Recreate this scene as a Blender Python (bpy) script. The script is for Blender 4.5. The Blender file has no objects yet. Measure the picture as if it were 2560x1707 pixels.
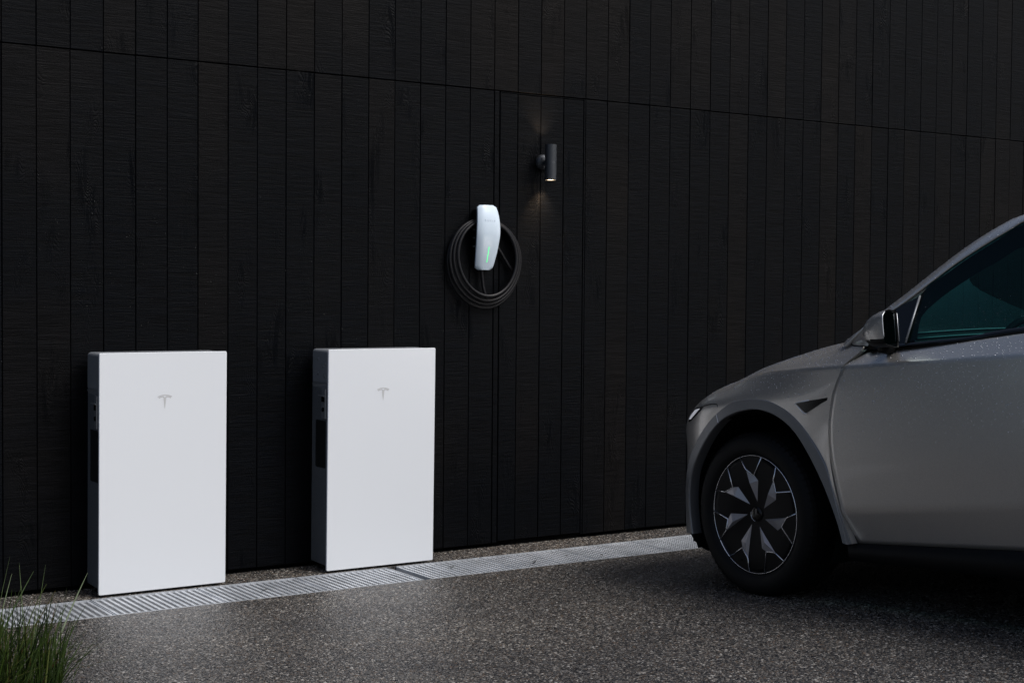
import bpy, math, random
import numpy as np
from mathutils import Vector, Matrix

random.seed(7)
rng = np.random.default_rng(7)
S = bpy.context.scene
COL = S.collection

# ------------------------------------------------------------------ camera
cam_d = bpy.data.cameras.new('camera')
cam = bpy.data.objects.new('camera', cam_d)
COL.objects.link(cam)
cam_d.lens = 51.867
cam_d.sensor_width = 36.0
cam_d.clip_start = 0.05
cam_d.clip_end = 2000
_r = Vector((0.83591587, -0.54880504, 0.00759591))
_u = Vector((0.01148768, 0.03133064, 0.99944306))
_f = Vector((0.54873737, 0.83536305, -0.03249428))
M = Matrix.Identity(4)
for i in range(3):
    M[i][0], M[i][1], M[i][2] = _r[i], _u[i], -_f[i]
M[0][3], M[1][3], M[2][3] = -1.9863732, -6.79490552, 1.39248056
cam.matrix_world = M
S.camera = cam

# ------------------------------------------------------------------ sky, sun, exposure
SUN_EL, SUN_AZ = math.radians(51), math.radians(145)      # azimuth from +Y towards +X
w = bpy.data.worlds.new('World')
S.world = w
w.use_nodes = True
nt = w.node_tree
bg = nt.nodes['Background']
sky = nt.nodes.new('ShaderNodeTexSky')
sky.sky_type = 'NISHITA'
sky.sun_disc = False
sky.sun_elevation = SUN_EL
sky.sun_rotation = SUN_AZ
sky.air_density = 1.0
sky.dust_density = 4.0
sky.ozone_density = 1.0
hs = nt.nodes.new('ShaderNodeHueSaturation')
hs.inputs['Saturation'].default_value = 1.0
nt.links.new(sky.outputs[0], hs.inputs['Color'])
nt.links.new(hs.outputs[0], bg.inputs['Color'])
bg.inputs['Strength'].default_value = 0.055
sun_d = bpy.data.lights.new('sun', 'SUN')
sun_d.energy = 1.5
sun_d.angle = math.radians(35)
sun_d.color = (0.985, 0.99, 1.0)
sun = bpy.data.objects.new('sun', sun_d)
COL.objects.link(sun)
sd = Vector((math.sin(SUN_AZ) * math.cos(SUN_EL), math.cos(SUN_AZ) * math.cos(SUN_EL), math.sin(SUN_EL)))
sun.rotation_euler = sd.to_track_quat('Z', 'Y').to_euler()
sun.location = (4, -8, 9)
vs = S.view_settings
S.display_settings.display_device = 'sRGB'
vs.view_transform = 'Standard'
vs.look = 'None'
vs.gamma = 1
vs.exposure = 0.88
vs.use_curve_mapping = False
S.render.engine = 'CYCLES'
S.cycles.use_denoising = True
S.cycles.denoising_input_passes = 'RGB_ALBEDO_NORMAL'
S.cycles.denoising_prefilter = 'NONE'
S.cycles.max_bounces = 8
S.cycles.transparent_max_bounces = 16
S.cycles.sample_clamp_indirect = 4

# ------------------------------------------------------------------ helpers
def tag(o, label=None, cat=None, group=None, kind=None):
    if label: o['label'] = label
    if cat: o['category'] = cat
    if group: o['group'] = group
    if kind: o['kind'] = kind
    return o

def empty(name, loc=(0, 0, 0), mat=None):
    o = bpy.data.objects.new(name, None)
    COL.objects.link(o)
    o.empty_display_size = 0.1
    if mat is not None: o.matrix_world = mat
    else: o.location = loc
    return o

def mesh_obj(name, verts, faces, mat, parent=None, smooth=False, loc=None):
    me = bpy.data.meshes.new(name)
    me.from_pydata([tuple(map(float, v)) for v in verts], [], [tuple(map(int, f)) for f in faces])
    me.update()
    if mat: me.materials.append(mat)
    if smooth: me.polygons.foreach_set('use_smooth', [True] * len(me.polygons))
    o = bpy.data.objects.new(name, me)
    COL.objects.link(o)
    if parent: o.parent = parent
    if loc is not None: o.location = loc
    return o

def copy_obj(o, parent=None, loc=None):
    c = o.copy()
    COL.objects.link(c)
    if parent: c.parent = parent
    if loc is not None: c.location = loc
    return c

class MB:
    def __init__(s): s.v, s.f = [], []
    def add(s, vs, fs):
        b = len(s.v); s.v += [tuple(v) for v in vs]; s.f += [tuple(i + b for i in f) for f in fs]; return s
    def box(s, x0, x1, y0, y1, z0, z1):
        return s.add([(x0, y0, z0), (x1, y0, z0), (x1, y1, z0), (x0, y1, z0), (x0, y0, z1), (x1, y0, z1), (x1, y1, z1), (x0, y1, z1)],
                     [(0, 3, 2, 1), (4, 5, 6, 7), (0, 1, 5, 4), (1, 2, 6, 5), (2, 3, 7, 6), (3, 0, 4, 7)])
    def prism(s, pts, y0, y1):       # polygon in x,z (counter-clockwise seen from -y), extruded along y; y0 is the front
        n = len(pts)
        vs = [(p[0], y0, p[1]) for p in pts] + [(p[0], y1, p[1]) for p in pts]
        fs = [tuple(range(n)), tuple(range(2 * n - 1, n - 1, -1))] + [(i, n + i, n + (i + 1) % n, (i + 1) % n) for i in range(n)]
        return s.add(vs, fs)
    def grid(s, P, flip=False, close=False):
        P = np.asarray(P, float); nv, nu = P.shape[:2]
        fs = []
        for j in range(nv - 1):
            for i in range(nu if close else nu - 1):
                k = (i + 1) % nu
                q = (j * nu + i, j * nu + k, (j + 1) * nu + k, (j + 1) * nu + i)
                fs.append(q[::-1] if flip else q)
        return s.add(P.reshape(-1, 3), fs)
    def tube(s, pts, r, n=8, closed=False, caps=True):
        pts = [Vector(p) for p in pts]; m = len(pts); rings = []
        up = Vector((0, 0, 1)); prev = None
        for i, p in enumerate(pts):
            a = pts[(i - 1) % m] if (closed or i > 0) else p
            b = pts[(i + 1) % m] if (closed or i < m - 1) else p
            t = (b - a).normalized()
            if prev is None:
                x = t.cross(up)
                if x.length < 1e-3: x = t.cross(Vector((1, 0, 0)))
                x.normalize()
            else:
                x = (prev - t * prev.dot(t)).normalized()
            prev = x; y = t.cross(x)
            rr = r[i] if hasattr(r, '__len__') else r
            rings.append([p + x * (rr * math.cos(2 * math.pi * k / n)) + y * (rr * math.sin(2 * math.pi * k / n)) for k in range(n)])
        if closed: rings.append(rings[0])
        b = len(s.v)
        s.grid([[tuple(q) for q in ring] for ring in rings], close=True)
        if caps and not closed:
            s.f.append(tuple(b + k for k in range(n))[::-1])
            e = b + (m - 1) * n
            s.f.append(tuple(e + k for k in range(n)))
        return s
    def lathe(s, prof, n=48, axis='z', c=(0, 0, 0)):   # prof: (radius, height)
        P = []
        for r, h in prof:
            ring = []
            for k in range(n):
                a = 2 * math.pi * k / n; x, y = r * math.cos(a), r * math.sin(a)
                if axis == 'z': p = (x, y, h)
                elif axis == 'y': p = (x, h, y)
                else: p = (h, x, y)
                ring.append((p[0] + c[0], p[1] + c[1], p[2] + c[2]))
            P.append(ring)
        return s.grid(P, close=True, flip=(axis == 'y'))
    def build(s, name, mat, parent=None, smooth=False, loc=None):
        return mesh_obj(name, s.v, s.f, mat, parent, smooth, loc)

def rrect(x0, x1, z0, z1, r, n=4):
    out = []
    for cx, cz, a0 in ((x1 - r, z0 + r, -90), (x1 - r, z1 - r, 0), (x0 + r, z1 - r, 90), (x0 + r, z0 + r, 180)):
        for i in range(n + 1):
            a = math.radians(a0 + 90 * i / n)
            out.append((cx + r * math.cos(a), cz + r * math.sin(a)))
    return out

def bevel(o, width, seg=2, angle=40):
    m = o.modifiers.new('bevel', 'BEVEL')
    m.width = width; m.segments = seg; m.limit_method = 'ANGLE'; m.angle_limit = math.radians(angle)
    return o

def cr(P, m):
    """Catmull-Rom through P (n x ...), m steps per span."""
    P = np.asarray(P, float); n = len(P)
    if n == 2: return np.array([P[0] + (P[1] - P[0]) * i / m for i in range(m + 1)])
    T = np.empty_like(P)
    T[1:-1] = (P[2:] - P[:-2]) / 2; T[0] = P[1] - P[0]; T[-1] = P[-1] - P[-2]
    out = []
    for i in range(n - 1):
        for k in range(m):
            t = k / m; t2, t3 = t * t, t * t * t
            out.append((2*t3 - 3*t2 + 1) * P[i] + (t3 - 2*t2 + t) * T[i] + (-2*t3 + 3*t2) * P[i+1] + (t3 - t2) * T[i+1])
    out.append(P[-1])
    return np.array(out)

def resample(P, n):
    P = np.asarray(P, float)
    d = np.r_[0, np.cumsum(np.linalg.norm(np.diff(P, axis=0), axis=1))]
    t = np.linspace(0, d[-1], n)
    return np.stack([np.interp(t, d, P[:, i]) for i in range(P.shape[1])], 1)

# ------------------------------------------------------------------ materials
def mat(name, color=(0.5, 0.5, 0.5), rough=0.5, metal=0.0, spec=0.5, coat=0.0, coat_rough=0.05):
    m = bpy.data.materials.new(name)
    m.use_nodes = True
    p = m.node_tree.nodes['Principled BSDF']
    p.inputs['Base Color'].default_value = (*color, 1)
    p.inputs['Roughness'].default_value = rough
    p.inputs['Metallic'].default_value = metal
    p.inputs['Specular IOR Level'].default_value = spec
    p.inputs['Coat Weight'].default_value = coat
    p.inputs['Coat Roughness'].default_value = coat_rough
    return m

def N(m, t, **kw):
    n = m.node_tree.nodes.new('ShaderNode' + t)
    for k, v in kw.items():
        if k in n.inputs: n.inputs[k].default_value = v
        else: setattr(n, k, v)
    return n

def L(m, a, b): m.node_tree.links.new(a, b)

def ramp(m, stops):
    r = m.node_tree.nodes.new('ShaderNodeValToRGB')
    e = r.color_ramp.elements
    while len(e) > 1: e.remove(e[-1])
    e[0].position, e[0].color = stops[0][0], (*stops[0][1], 1)
    for p, c in stops[1:]:
        x = e.new(p); x.color = (*c, 1)
    return r

def mathn(m, op, a, b=None, clamp=False):
    n = m.node_tree.nodes.new('ShaderNodeMath'); n.operation = op; n.use_clamp = clamp
    for i, x in enumerate((a, b)):
        if x is None: continue
        if isinstance(x, (int, float)): n.inputs[i].default_value = x
        else: L(m, x, n.inputs[i])
    return n.outputs[0]

def pbsdf(m): return m.node_tree.nodes['Principled BSDF']

def wobble(m, scale=30, amount=0.08, base=None, dist=0.0004, strength=0.15):
    """Break a material's roughness up and give it a faint orange peel."""
    p = pbsdf(m)
    tc = N(m, 'TexCoord')
    n = N(m, 'TexNoise', Scale=scale, Detail=4.0)
    L(m, tc.outputs['Object'], n.inputs['Vector'])
    b = p.inputs['Roughness'].default_value if base is None else base
    r = N(m, 'MapRange'); r.inputs['To Min'].default_value = max(0, b - amount); r.inputs['To Max'].default_value = b + amount
    L(m, n.outputs['Fac'], r.inputs['Value']); L(m, r.outputs[0], p.inputs['Roughness'])
    if strength:
        bp = N(m, 'Bump', Strength=strength, Distance=dist); L(m, n.outputs['Fac'], bp.inputs['Height']); L(m, bp.outputs[0], p.inputs['Normal'])
    return m

# charred, rough-sawn boards
def board_material():
    m = mat('charred_timber', (0.004, 0.0042, 0.005), 0.50, spec=0.075)
    p = pbsdf(m)
    tc = N(m, 'TexCoord'); oi = N(m, 'ObjectInfo')
    off = N(m, 'CombineXYZ')
    L(m, mathn(m, 'MULTIPLY', oi.outputs['Random'], 37.0), off.inputs[0])
    L(m, mathn(m, 'MULTIPLY', oi.outputs['Random'], 91.0), off.inputs[2])
    add = N(m, 'VectorMath', operation='ADD'); L(m, tc.outputs['Object'], add.inputs[0]); L(m, off.outputs[0], add.inputs[1])
    def mapped(sc):
        mp = N(m, 'Mapping'); mp.inputs['Scale'].default_value = sc; L(m, add.outputs[0], mp.inputs['Vector']); return mp.outputs[0]
    saw = N(m, 'TexNoise', Scale=1.0, Detail=5.0, Roughness=0.65); L(m, mapped((9, 9, 150)), saw.inputs['Vector'])
    saw2 = N(m, 'TexNoise', Scale=1.0, Detail=4.0, Roughness=0.6); L(m, mapped((5, 5, 62)), saw2.inputs['Vector'])
    fib = N(m, 'TexNoise', Scale=1.0, Detail=5.0, Roughness=0.7); L(m, mapped((160, 160, 9)), fib.inputs['Vector'])
    con = N(m, 'TexNoise', Scale=1.0, Detail=1.5, Roughness=0.4, Distortion=0.6); L(m, mapped((13, 13, 3.4)), con.inputs['Vector'])
    rings = mathn(m, 'ABSOLUTE', mathn(m, 'SINE', mathn(m, 'MULTIPLY', con.outputs['Fac'], 95.0)))
    msk = N(m, 'TexNoise', Scale=1.0, Detail=1.0); L(m, mapped((7, 7, 2.3)), msk.inputs['Vector'])
    mr = N(m, 'MapRange'); mr.inputs['From Min'].default_value = 0.54; mr.inputs['From Max'].default_value = 0.70; L(m, msk.outputs['Fac'], mr.inputs['Value'])
    fine = N(m, 'TexNoise', Scale=220.0, Detail=3.0); L(m, add.outputs[0], fine.inputs['Vector'])
    sawmask = N(m, 'TexNoise', Scale=1.0, Detail=1.0); L(m, mapped((3, 3, 1.7)), sawmask.inputs['Vector'])
    h = mathn(m, 'ADD', mathn(m, 'MULTIPLY', saw.outputs['Fac'], sawmask.outputs['Fac']), mathn(m, 'MULTIPLY', saw2.outputs['Fac'], 0.6))
    h = mathn(m, 'ADD', h, mathn(m, 'MULTIPLY', fib.outputs['Fac'], 0.22))
    h = mathn(m, 'ADD', h, mathn(m, 'MULTIPLY', mathn(m, 'MULTIPLY', rings, mr.outputs[0]), 0.5))
    h = mathn(m, 'ADD', h, mathn(m, 'MULTIPLY', fine.outputs['Fac'], 0.35))
    bp = N(m, 'Bump', Strength=0.7, Distance=0.0045); L(m, h, bp.inputs['Height']); L(m, bp.outputs[0], p.inputs['Normal'])
    # colour: soot black drifting to brown in slow noise, each board a little different
    geo = N(m, 'NewGeometry')
    big = N(m, 'TexNoise', Scale=0.9, Detail=3.0); L(m, geo.outputs['Position'], big.inputs['Vector'])
    v = mathn(m, 'ADD', mathn(m, 'MULTIPLY', big.outputs['Fac'], 0.8), mathn(m, 'MULTIPLY', oi.outputs['Random'], 0.30))
    cr_ = ramp(m, [(0.36, (0.0007, 0.0012, 0.0022)), (0.55, (0.0013, 0.0017, 0.0026)), (0.78, (0.0044, 0.0038, 0.0037))])
    L(m, v, cr_.inputs['Fac']); 
    mul = N(m, 'MixRGB'); mul.blend_type = 'MULTIPLY'; mul.inputs['Fac'].default_value = 1.0
    rr = ramp(m, [(0.38, (0.25, 0.25, 0.25)), (0.64, (1.9, 1.9, 1.9))]); L(m, mathn(m, 'ADD', mathn(m, 'ADD', mathn(m, 'MULTIPLY', saw2.outputs['Fac'], 0.5), mathn(m, 'MULTIPLY', fine.outputs['Fac'], 0.35)), mathn(m, 'MULTIPLY', fib.outputs['Fac'], 0.15)), rr.inputs['Fac'])
    L(m, cr_.outputs[0], mul.inputs['Color1']); L(m, rr.outputs[0], mul.inputs['Color2'])
    L(m, mul.outputs[0], p.inputs['Base Color'])
    return m

def ground_material():
    m = mat('exposed_aggregate', (0.05, 0.05, 0.05), 0.4, spec=0.45)
    p = pbsdf(m)
    geo = N(m, 'NewGeometry')
    warp = N(m, 'TexNoise', Scale=60.0, Detail=2.0); L(m, geo.outputs['Position'], warp.inputs['Vector'])
    wv = N(m, 'MixRGB'); wv.blend_type = 'ADD'; wv.inputs['Fac'].default_value = 0.006
    L(m, geo.outputs['Position'], wv.inputs['Color1']); L(m, warp.outputs['Color'], wv.inputs['Color2'])
    v1 = N(m, 'TexVoronoi', Scale=118.0); L(m, wv.outputs[0], v1.inputs['Vector'])
    v2 = N(m, 'TexVoronoi', Scale=235.0); L(m, wv.outputs[0], v2.inputs['Vector'])
    sep = N(m, 'SeparateColor'); L(m, v1.outputs['Color'], sep.inputs[0])
    stone = ramp(m, [(0.0, (0.012, 0.012, 0.0125)), (0.25, (0.035, 0.035, 0.036)), (0.5, (0.075, 0.073, 0.071)), (0.66, (0.12, 0.108, 0.092)),
                     (0.78, (0.13, 0.088, 0.06)), (0.86, (0.20, 0.19, 0.175)), (0.96, (0.36, 0.35, 0.335))])
    L(m, sep.outputs[0], stone.inputs['Fac'])
    sep2 = N(m, 'SeparateColor'); L(m, v2.outputs['Color'], sep2.inputs[0])
    sm = ramp(m, [(0.0, (0.012, 0.012, 0.012)), (0.4, (0.05, 0.049, 0.048)), (0.8, (0.13, 0.122, 0.113)), (0.97, (0.30, 0.29, 0.28))])
    L(m, sep2.outputs[1], sm.inputs['Fac'])
    pick = mathn(m, 'GREATER_THAN', sep.outputs[2], 0.45)
    mx = N(m, 'MixRGB'); L(m, pick, mx.inputs['Fac']); L(m, sm.outputs[0], mx.inputs['Color1']); L(m, stone.outputs[0], mx.inputs['Color2'])
    # dark matrix between the stones, slow stains, damp patches
    edge = N(m, 'MapRange'); edge.inputs['From Min'].default_value = 0.30; edge.inputs['From Max'].default_value = 0.62
    L(m, v1.outputs['Distance'], edge.inputs['Value'])
    mk = N(m, 'MixRGB'); mk.inputs['Color2'].default_value = (0.014, 0.0135, 0.013, 1)
    L(m, mathn(m, 'MULTIPLY', edge.outputs[0], 0.8), mk.inputs['Fac']); L(m, mx.outputs[0], mk.inputs['Color1'])
    st = N(m, 'TexNoise', Scale=1.3, Detail=4.0); L(m, geo.outputs['Position'], st.inputs['Vector'])
    sr = ramp(m, [(0.3, (0.72, 0.72, 0.74)), (0.7, (1.2, 1.17, 1.12))]); L(m, st.outputs['Fac'], sr.inputs['Fac'])
    mm = N(m, 'MixRGB'); mm.blend_type = 'MULTIPLY'; mm.inputs['Fac'].default_value = 1
    L(m, mk.outputs[0], mm.inputs['Color1']); L(m, sr.outputs[0], mm.inputs['Color2'])
    L(m, mm.outputs[0], p.inputs['Base Color'])
    wet = N(m, 'MapRange'); wet.inputs['From Min'].default_value = 0.35; wet.inputs['From Max'].default_value = 0.65
    wet.inputs['To Min'].default_value = 0.6; wet.inputs['To Max'].default_value = 0.4
    w2 = N(m, 'TexNoise', Scale=0.8, Detail=3.0); L(m, geo.outputs['Position'], w2.inputs['Vector']); L(m, w2.outputs['Fac'], wet.inputs['Value'])
    L(m, wet.outputs[0], p.inputs['Roughness'])
    hh = mathn(m, 'SUBTRACT', 1.0, v1.outputs['Distance'])
    hh = mathn(m, 'ADD', hh, mathn(m, 'MULTIPLY', mathn(m, 'SUBTRACT', 1.0, v2.outputs['Distance']), 0.4))
    bp = N(m, 'Bump', Strength=0.7, Distance=0.005); L(m, hh, bp.inputs['Height']); L(m, bp.outputs[0], p.inputs['Normal'])
    return m

def thin_glass(name, tint, refl=(0.9, 0.95, 1.0), rough=0.02, boost=0.0):
    m = bpy.data.materials.new(name); m.use_nodes = True
    t = m.node_tree; t.nodes.clear()
    out = t.nodes.new('ShaderNodeOutputMaterial'); mix = t.nodes.new('ShaderNodeMixShader')
    tr = t.nodes.new('ShaderNodeBsdfTransparent'); gl = t.nodes.new('ShaderNodeBsdfGlossy'); fr = t.nodes.new('ShaderNodeFresnel')
    ge = t.nodes.new('ShaderNodeNewGeometry'); mr = t.nodes.new('ShaderNodeMapRange')
    mr.inputs['To Min'].default_value = 1.5; mr.inputs['To Max'].default_value = 1 / 1.5
    t.links.new(ge.outputs['Backfacing'], mr.inputs['Value']); t.links.new(mr.outputs[0], fr.inputs['IOR'])
    tr.inputs['Color'].default_value = (*tint, 1)
    gl.inputs['Color'].default_value = (*refl, 1); gl.inputs['Roughness'].default_value = rough
    t.links.new(fr.outputs[0], mix.inputs[0]); t.links.new(tr.outputs[0], mix.inputs[1]); t.links.new(gl.outputs[0], mix.inputs[2])
    t.links.new(mix.outputs[0], out.inputs[0])
    return m

def emit(name, color, strength):
    m = mat(name, color, 0.4)
    p = pbsdf(m); p.inputs['Emission Color'].default_value = (*color, 1); p.inputs['Emission Strength'].default_value = strength
    return m

MT = {}
MT['board'] = board_material()
MT['ground'] = ground_material()
def stone_material():
    m = mat('drive_stone', (0.06, 0.06, 0.06), 0.22, spec=0.5)
    p = pbsdf(m)
    oi = N(m, 'ObjectInfo')
    r = ramp(m, [(0.0, (0.010, 0.010, 0.0105)), (0.22, (0.022, 0.0215, 0.021)), (0.42, (0.046, 0.044, 0.043)), (0.58, (0.085, 0.078, 0.070)), (0.70, (0.10, 0.072, 0.050)),
                 (0.76, (0.095, 0.094, 0.094)), (0.86, (0.17, 0.158, 0.140)), (0.94, (0.27, 0.255, 0.235)), (1.0, (0.40, 0.39, 0.37))])
    L(m, oi.outputs['Random'], r.inputs['Fac'])
    geo = N(m, 'NewGeometry'); st = N(m, 'TexNoise', Scale=1.3, Detail=4.0); L(m, geo.outputs['Position'], st.inputs['Vector'])
    sr = ramp(m, [(0.3, (0.68, 0.67, 0.67)), (0.7, (1.08, 1.04, 0.985))]); L(m, st.outputs['Fac'], sr.inputs['Fac'])
    mm = N(m, 'MixRGB'); mm.blend_type = 'MULTIPLY'; mm.inputs['Fac'].default_value = 1
    L(m, r.outputs[0], mm.inputs['Color1']); L(m, sr.outputs[0], mm.inputs['Color2']); L(m, mm.outputs[0], p.inputs['Base Color'])
    return m
MT['stone'] = stone_material()
MT['backing'] = mat('tar_black', (0.002, 0.002, 0.002), 0.9, spec=0.05)
MT['panel'] = wobble(mat('white_enamel', (0.755, 0.78, 0.81), 0.32, spec=0.5), 6, 0.05, strength=0)
MT['casing'] = wobble(mat('grey_cast_casing', (0.11, 0.118, 0.128), 0.30, metal=0.0, spec=0.6), 120, 0.08, strength=0.1)
MT['cover'] = wobble(mat('grey_cast_cover', (0.20, 0.21, 0.225), 0.32, spec=0.6), 120, 0.08, strength=0.1)
MT['sticker'] = wobble(mat('black_sticker', (0.008, 0.009, 0.009), 0.55), 60, 0.1, strength=0)
MT['emblem'] = mat('grey_emblem', (0.55, 0.555, 0.56), 0.35)
MT['bracket'] = wobble(mat('dark_bracket', (0.26, 0.27, 0.28), 0.38, metal=0.5), 80, 0.08, strength=0)
MT['steel'] = None
MT['rubber'] = wobble(mat('black_rubber', (0.005, 0.005, 0.0052), 0.62, spec=0.16), 90, 0.1, strength=0.2)
MT['cable'] = wobble(mat('black_cable', (0.007, 0.007, 0.0085), 0.42, spec=0.26), 60, 0.08, strength=0.1)
MT['black_plastic'] = wobble(mat('black_plastic', (0.0035, 0.0035, 0.0037), 0.5, spec=0.18), 90, 0.1, strength=0.1)
MT['black_gloss'] = mat('black_gloss_trim', (0.003, 0.003, 0.0034), 0.12, spec=0.3)
MT['lamp_metal'] = wobble(mat('dark_bronze_metal', (0.055, 0.06, 0.068), 0.45, metal=0.55, spec=0.5), 45, 0.15, strength=0.25, dist=0.0006)
MT['charger'] = wobble(mat('white_glass_cover', (0.65, 0.755, 0.85), 0.22, spec=0.5), 5, 0.03, strength=0)
MT['chrome'] = mat('bright_trim', (0.80, 0.81, 0.83), 0.42, metal=0.7)
MT['dark'] = mat('wheel_well_black', (0.0025, 0.0025, 0.0025), 0.9, spec=0.1)
MT['interior'] = mat('cabin_black', (0.010, 0.011, 0.011), 0.7, spec=0.3)
MT['interior_light'] = mat('cabin_grey', (0.30, 0.31, 0.31), 0.55, spec=0.4)
MT['side_glass'] = thin_glass('tinted_side_glass', (0.16, 0.50, 0.50), (0.25, 0.28, 0.30))
MT['dark_glass'] = thin_glass('dark_side_glass', (0.015, 0.03, 0.03), (0.25, 0.28, 0.30))
MT['roof_tint'] = thin_glass('dark_roof_glass', (0.10, 0.17, 0.17), (0.7, 0.75, 0.78))
MT['windscreen'] = thin_glass('green_windscreen', (0.35, 0.62, 0.60))
MT['mirror_glass'] = mat('mirror_glass', (0.06, 0.075, 0.08), 0.02, metal=1.0)
MT['rim_black'] = wobble(mat('black_wheel_cover', (0.0018, 0.002, 0.003), 0.3, spec=0.09), 70, 0.06, strength=0)
MT['rim_sky_grey'] = mat('sky_grey_wheel_facet', (0.38, 0.37, 0.39), 0.4, metal=0.6)  # sky reflection on the tipped facets, put into their grey colour
MT['rim_silver'] = mat('machined_rim_edge', (0.62, 0.63, 0.66), 0.22, metal=1.0)
MT['lamp_glint'] = mat('headlamp_sky_glint', (0.9, 0.9, 0.94), 0.2, metal=0.2, spec=0.8)
pbsdf(MT['lamp_glint']).inputs['Emission Color'].default_value = (0.9, 0.92, 1.0, 1); pbsdf(MT['lamp_glint']).inputs['Emission Strength'].default_value = 0.16  # faint emission stands in for sky reflected in the unlit headlamp
MT['drop'] = mat('rain_drop', (0.66, 0.67, 0.69), 0.12, metal=0.9, spec=1.0)

def steel_material():
    m = mat('galvanised_steel', (0.6, 0.62, 0.65), 0.4, metal=0.35, spec=0.5)
    p = pbsdf(m)
    geo = N(m, 'NewGeometry')
    n = N(m, 'TexNoise', Scale=7.0, Detail=5.0); L(m, geo.outputs['Position'], n.inputs['Vector'])
    r = ramp(m, [(0.3, (0.40, 0.42, 0.445)), (0.7, (0.60, 0.625, 0.66))]); L(m, n.outputs['Fac'], r.inputs['Fac']); L(m, r.outputs[0], p.inputs['Base Color'])
    q = N(m, 'MapRange'); q.inputs['To Min'].default_value = 0.28; q.inputs['To Max'].default_value = 0.5; L(m, n.outputs['Fac'], q.inputs['Value']); L(m, q.outputs[0], p.inputs['Roughness'])
    return m
MT['steel'] = steel_material()

def paint_material():
    m = mat('wet_grey_metallic_paint', (0.26, 0.258, 0.255), 0.36, metal=0.74, spec=0.5, coat=0.6, coat_rough=0.05)
    p = pbsdf(m)
    tc = N(m, 'TexCoord')
    fl = N(m, 'TexVoronoi', Scale=900.0); L(m, tc.outputs['Object'], fl.inputs['Vector'])
    sp = N(m, 'SeparateColor'); L(m, fl.outputs['Color'], sp.inputs[0])
    r = ramp(m, [(0.0, (0.455, 0.433, 0.408)), (1.0, (0.60, 0.572, 0.540))]); L(m, sp.outputs[0], r.inputs['Fac']); L(m, r.outputs[0], p.inputs['Base Color'])
    return m
MT['paint'] = paint_material()
MT['flare'] = wobble(mat('satin_grey_arch', (0.17, 0.172, 0.178), 0.42, metal=0.5, coat=0.3, coat_rough=0.2), 100, 0.05, strength=0)

def grass_material():
    m = mat('grass_blade', (0.04, 0.07, 0.015), 0.5, spec=0.4)
    p = pbsdf(m); p.inputs['Specular IOR Level'].default_value = 0.18
    geo = N(m, 'NewGeometry')
    r = ramp(m, [(0.0, (0.009, 0.018, 0.002)), (0.45, (0.015, 0.03, 0.003)), (0.8, (0.028, 0.048, 0.006)), (0.93, (0.045, 0.06, 0.012)), (1.0, (0.06, 0.03, 0.01))])
    L(m, geo.outputs['Random Per Island'], r.inputs['Fac']); L(m, r.outputs[0], p.inputs['Base Color'])
    return m
MT['grass'] = grass_material()
MT['blade'] = wobble(mat('long_grass_blade', (0.05, 0.075, 0.025), 0.5, spec=0.4), 20, 0.05, strength=0)

# ------------------------------------------------------------------ ground, one sheet with the drain channel in it
SL = 0.063
DRAIN_B, DRAIN_F = -0.238, -0.608
def gz(y):
    return 0.0 if y > DRAIN_F else SL * (DRAIN_F - y) if y > -12 else SL * (12 + DRAIN_F)
prof = [(160, 0), (0.4, 0), (DRAIN_B, 0), (DRAIN_B - 0.001, -0.07), (DRAIN_F + 0.001, -0.07), (DRAIN_F, 0), (-2, gz(-2)), (-4, gz(-4)), (-8, gz(-8)), (-12, gz(-12)), (-300, gz(-12))]
xs = [-300, -20, -4, 0, 4, 8, 20, 300]
g = MB().grid([[(x, y, z) for x in xs] for y, z in prof], flip=True)
ground = tag(g.build('ground', MT['ground']), kind='structure')
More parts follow.
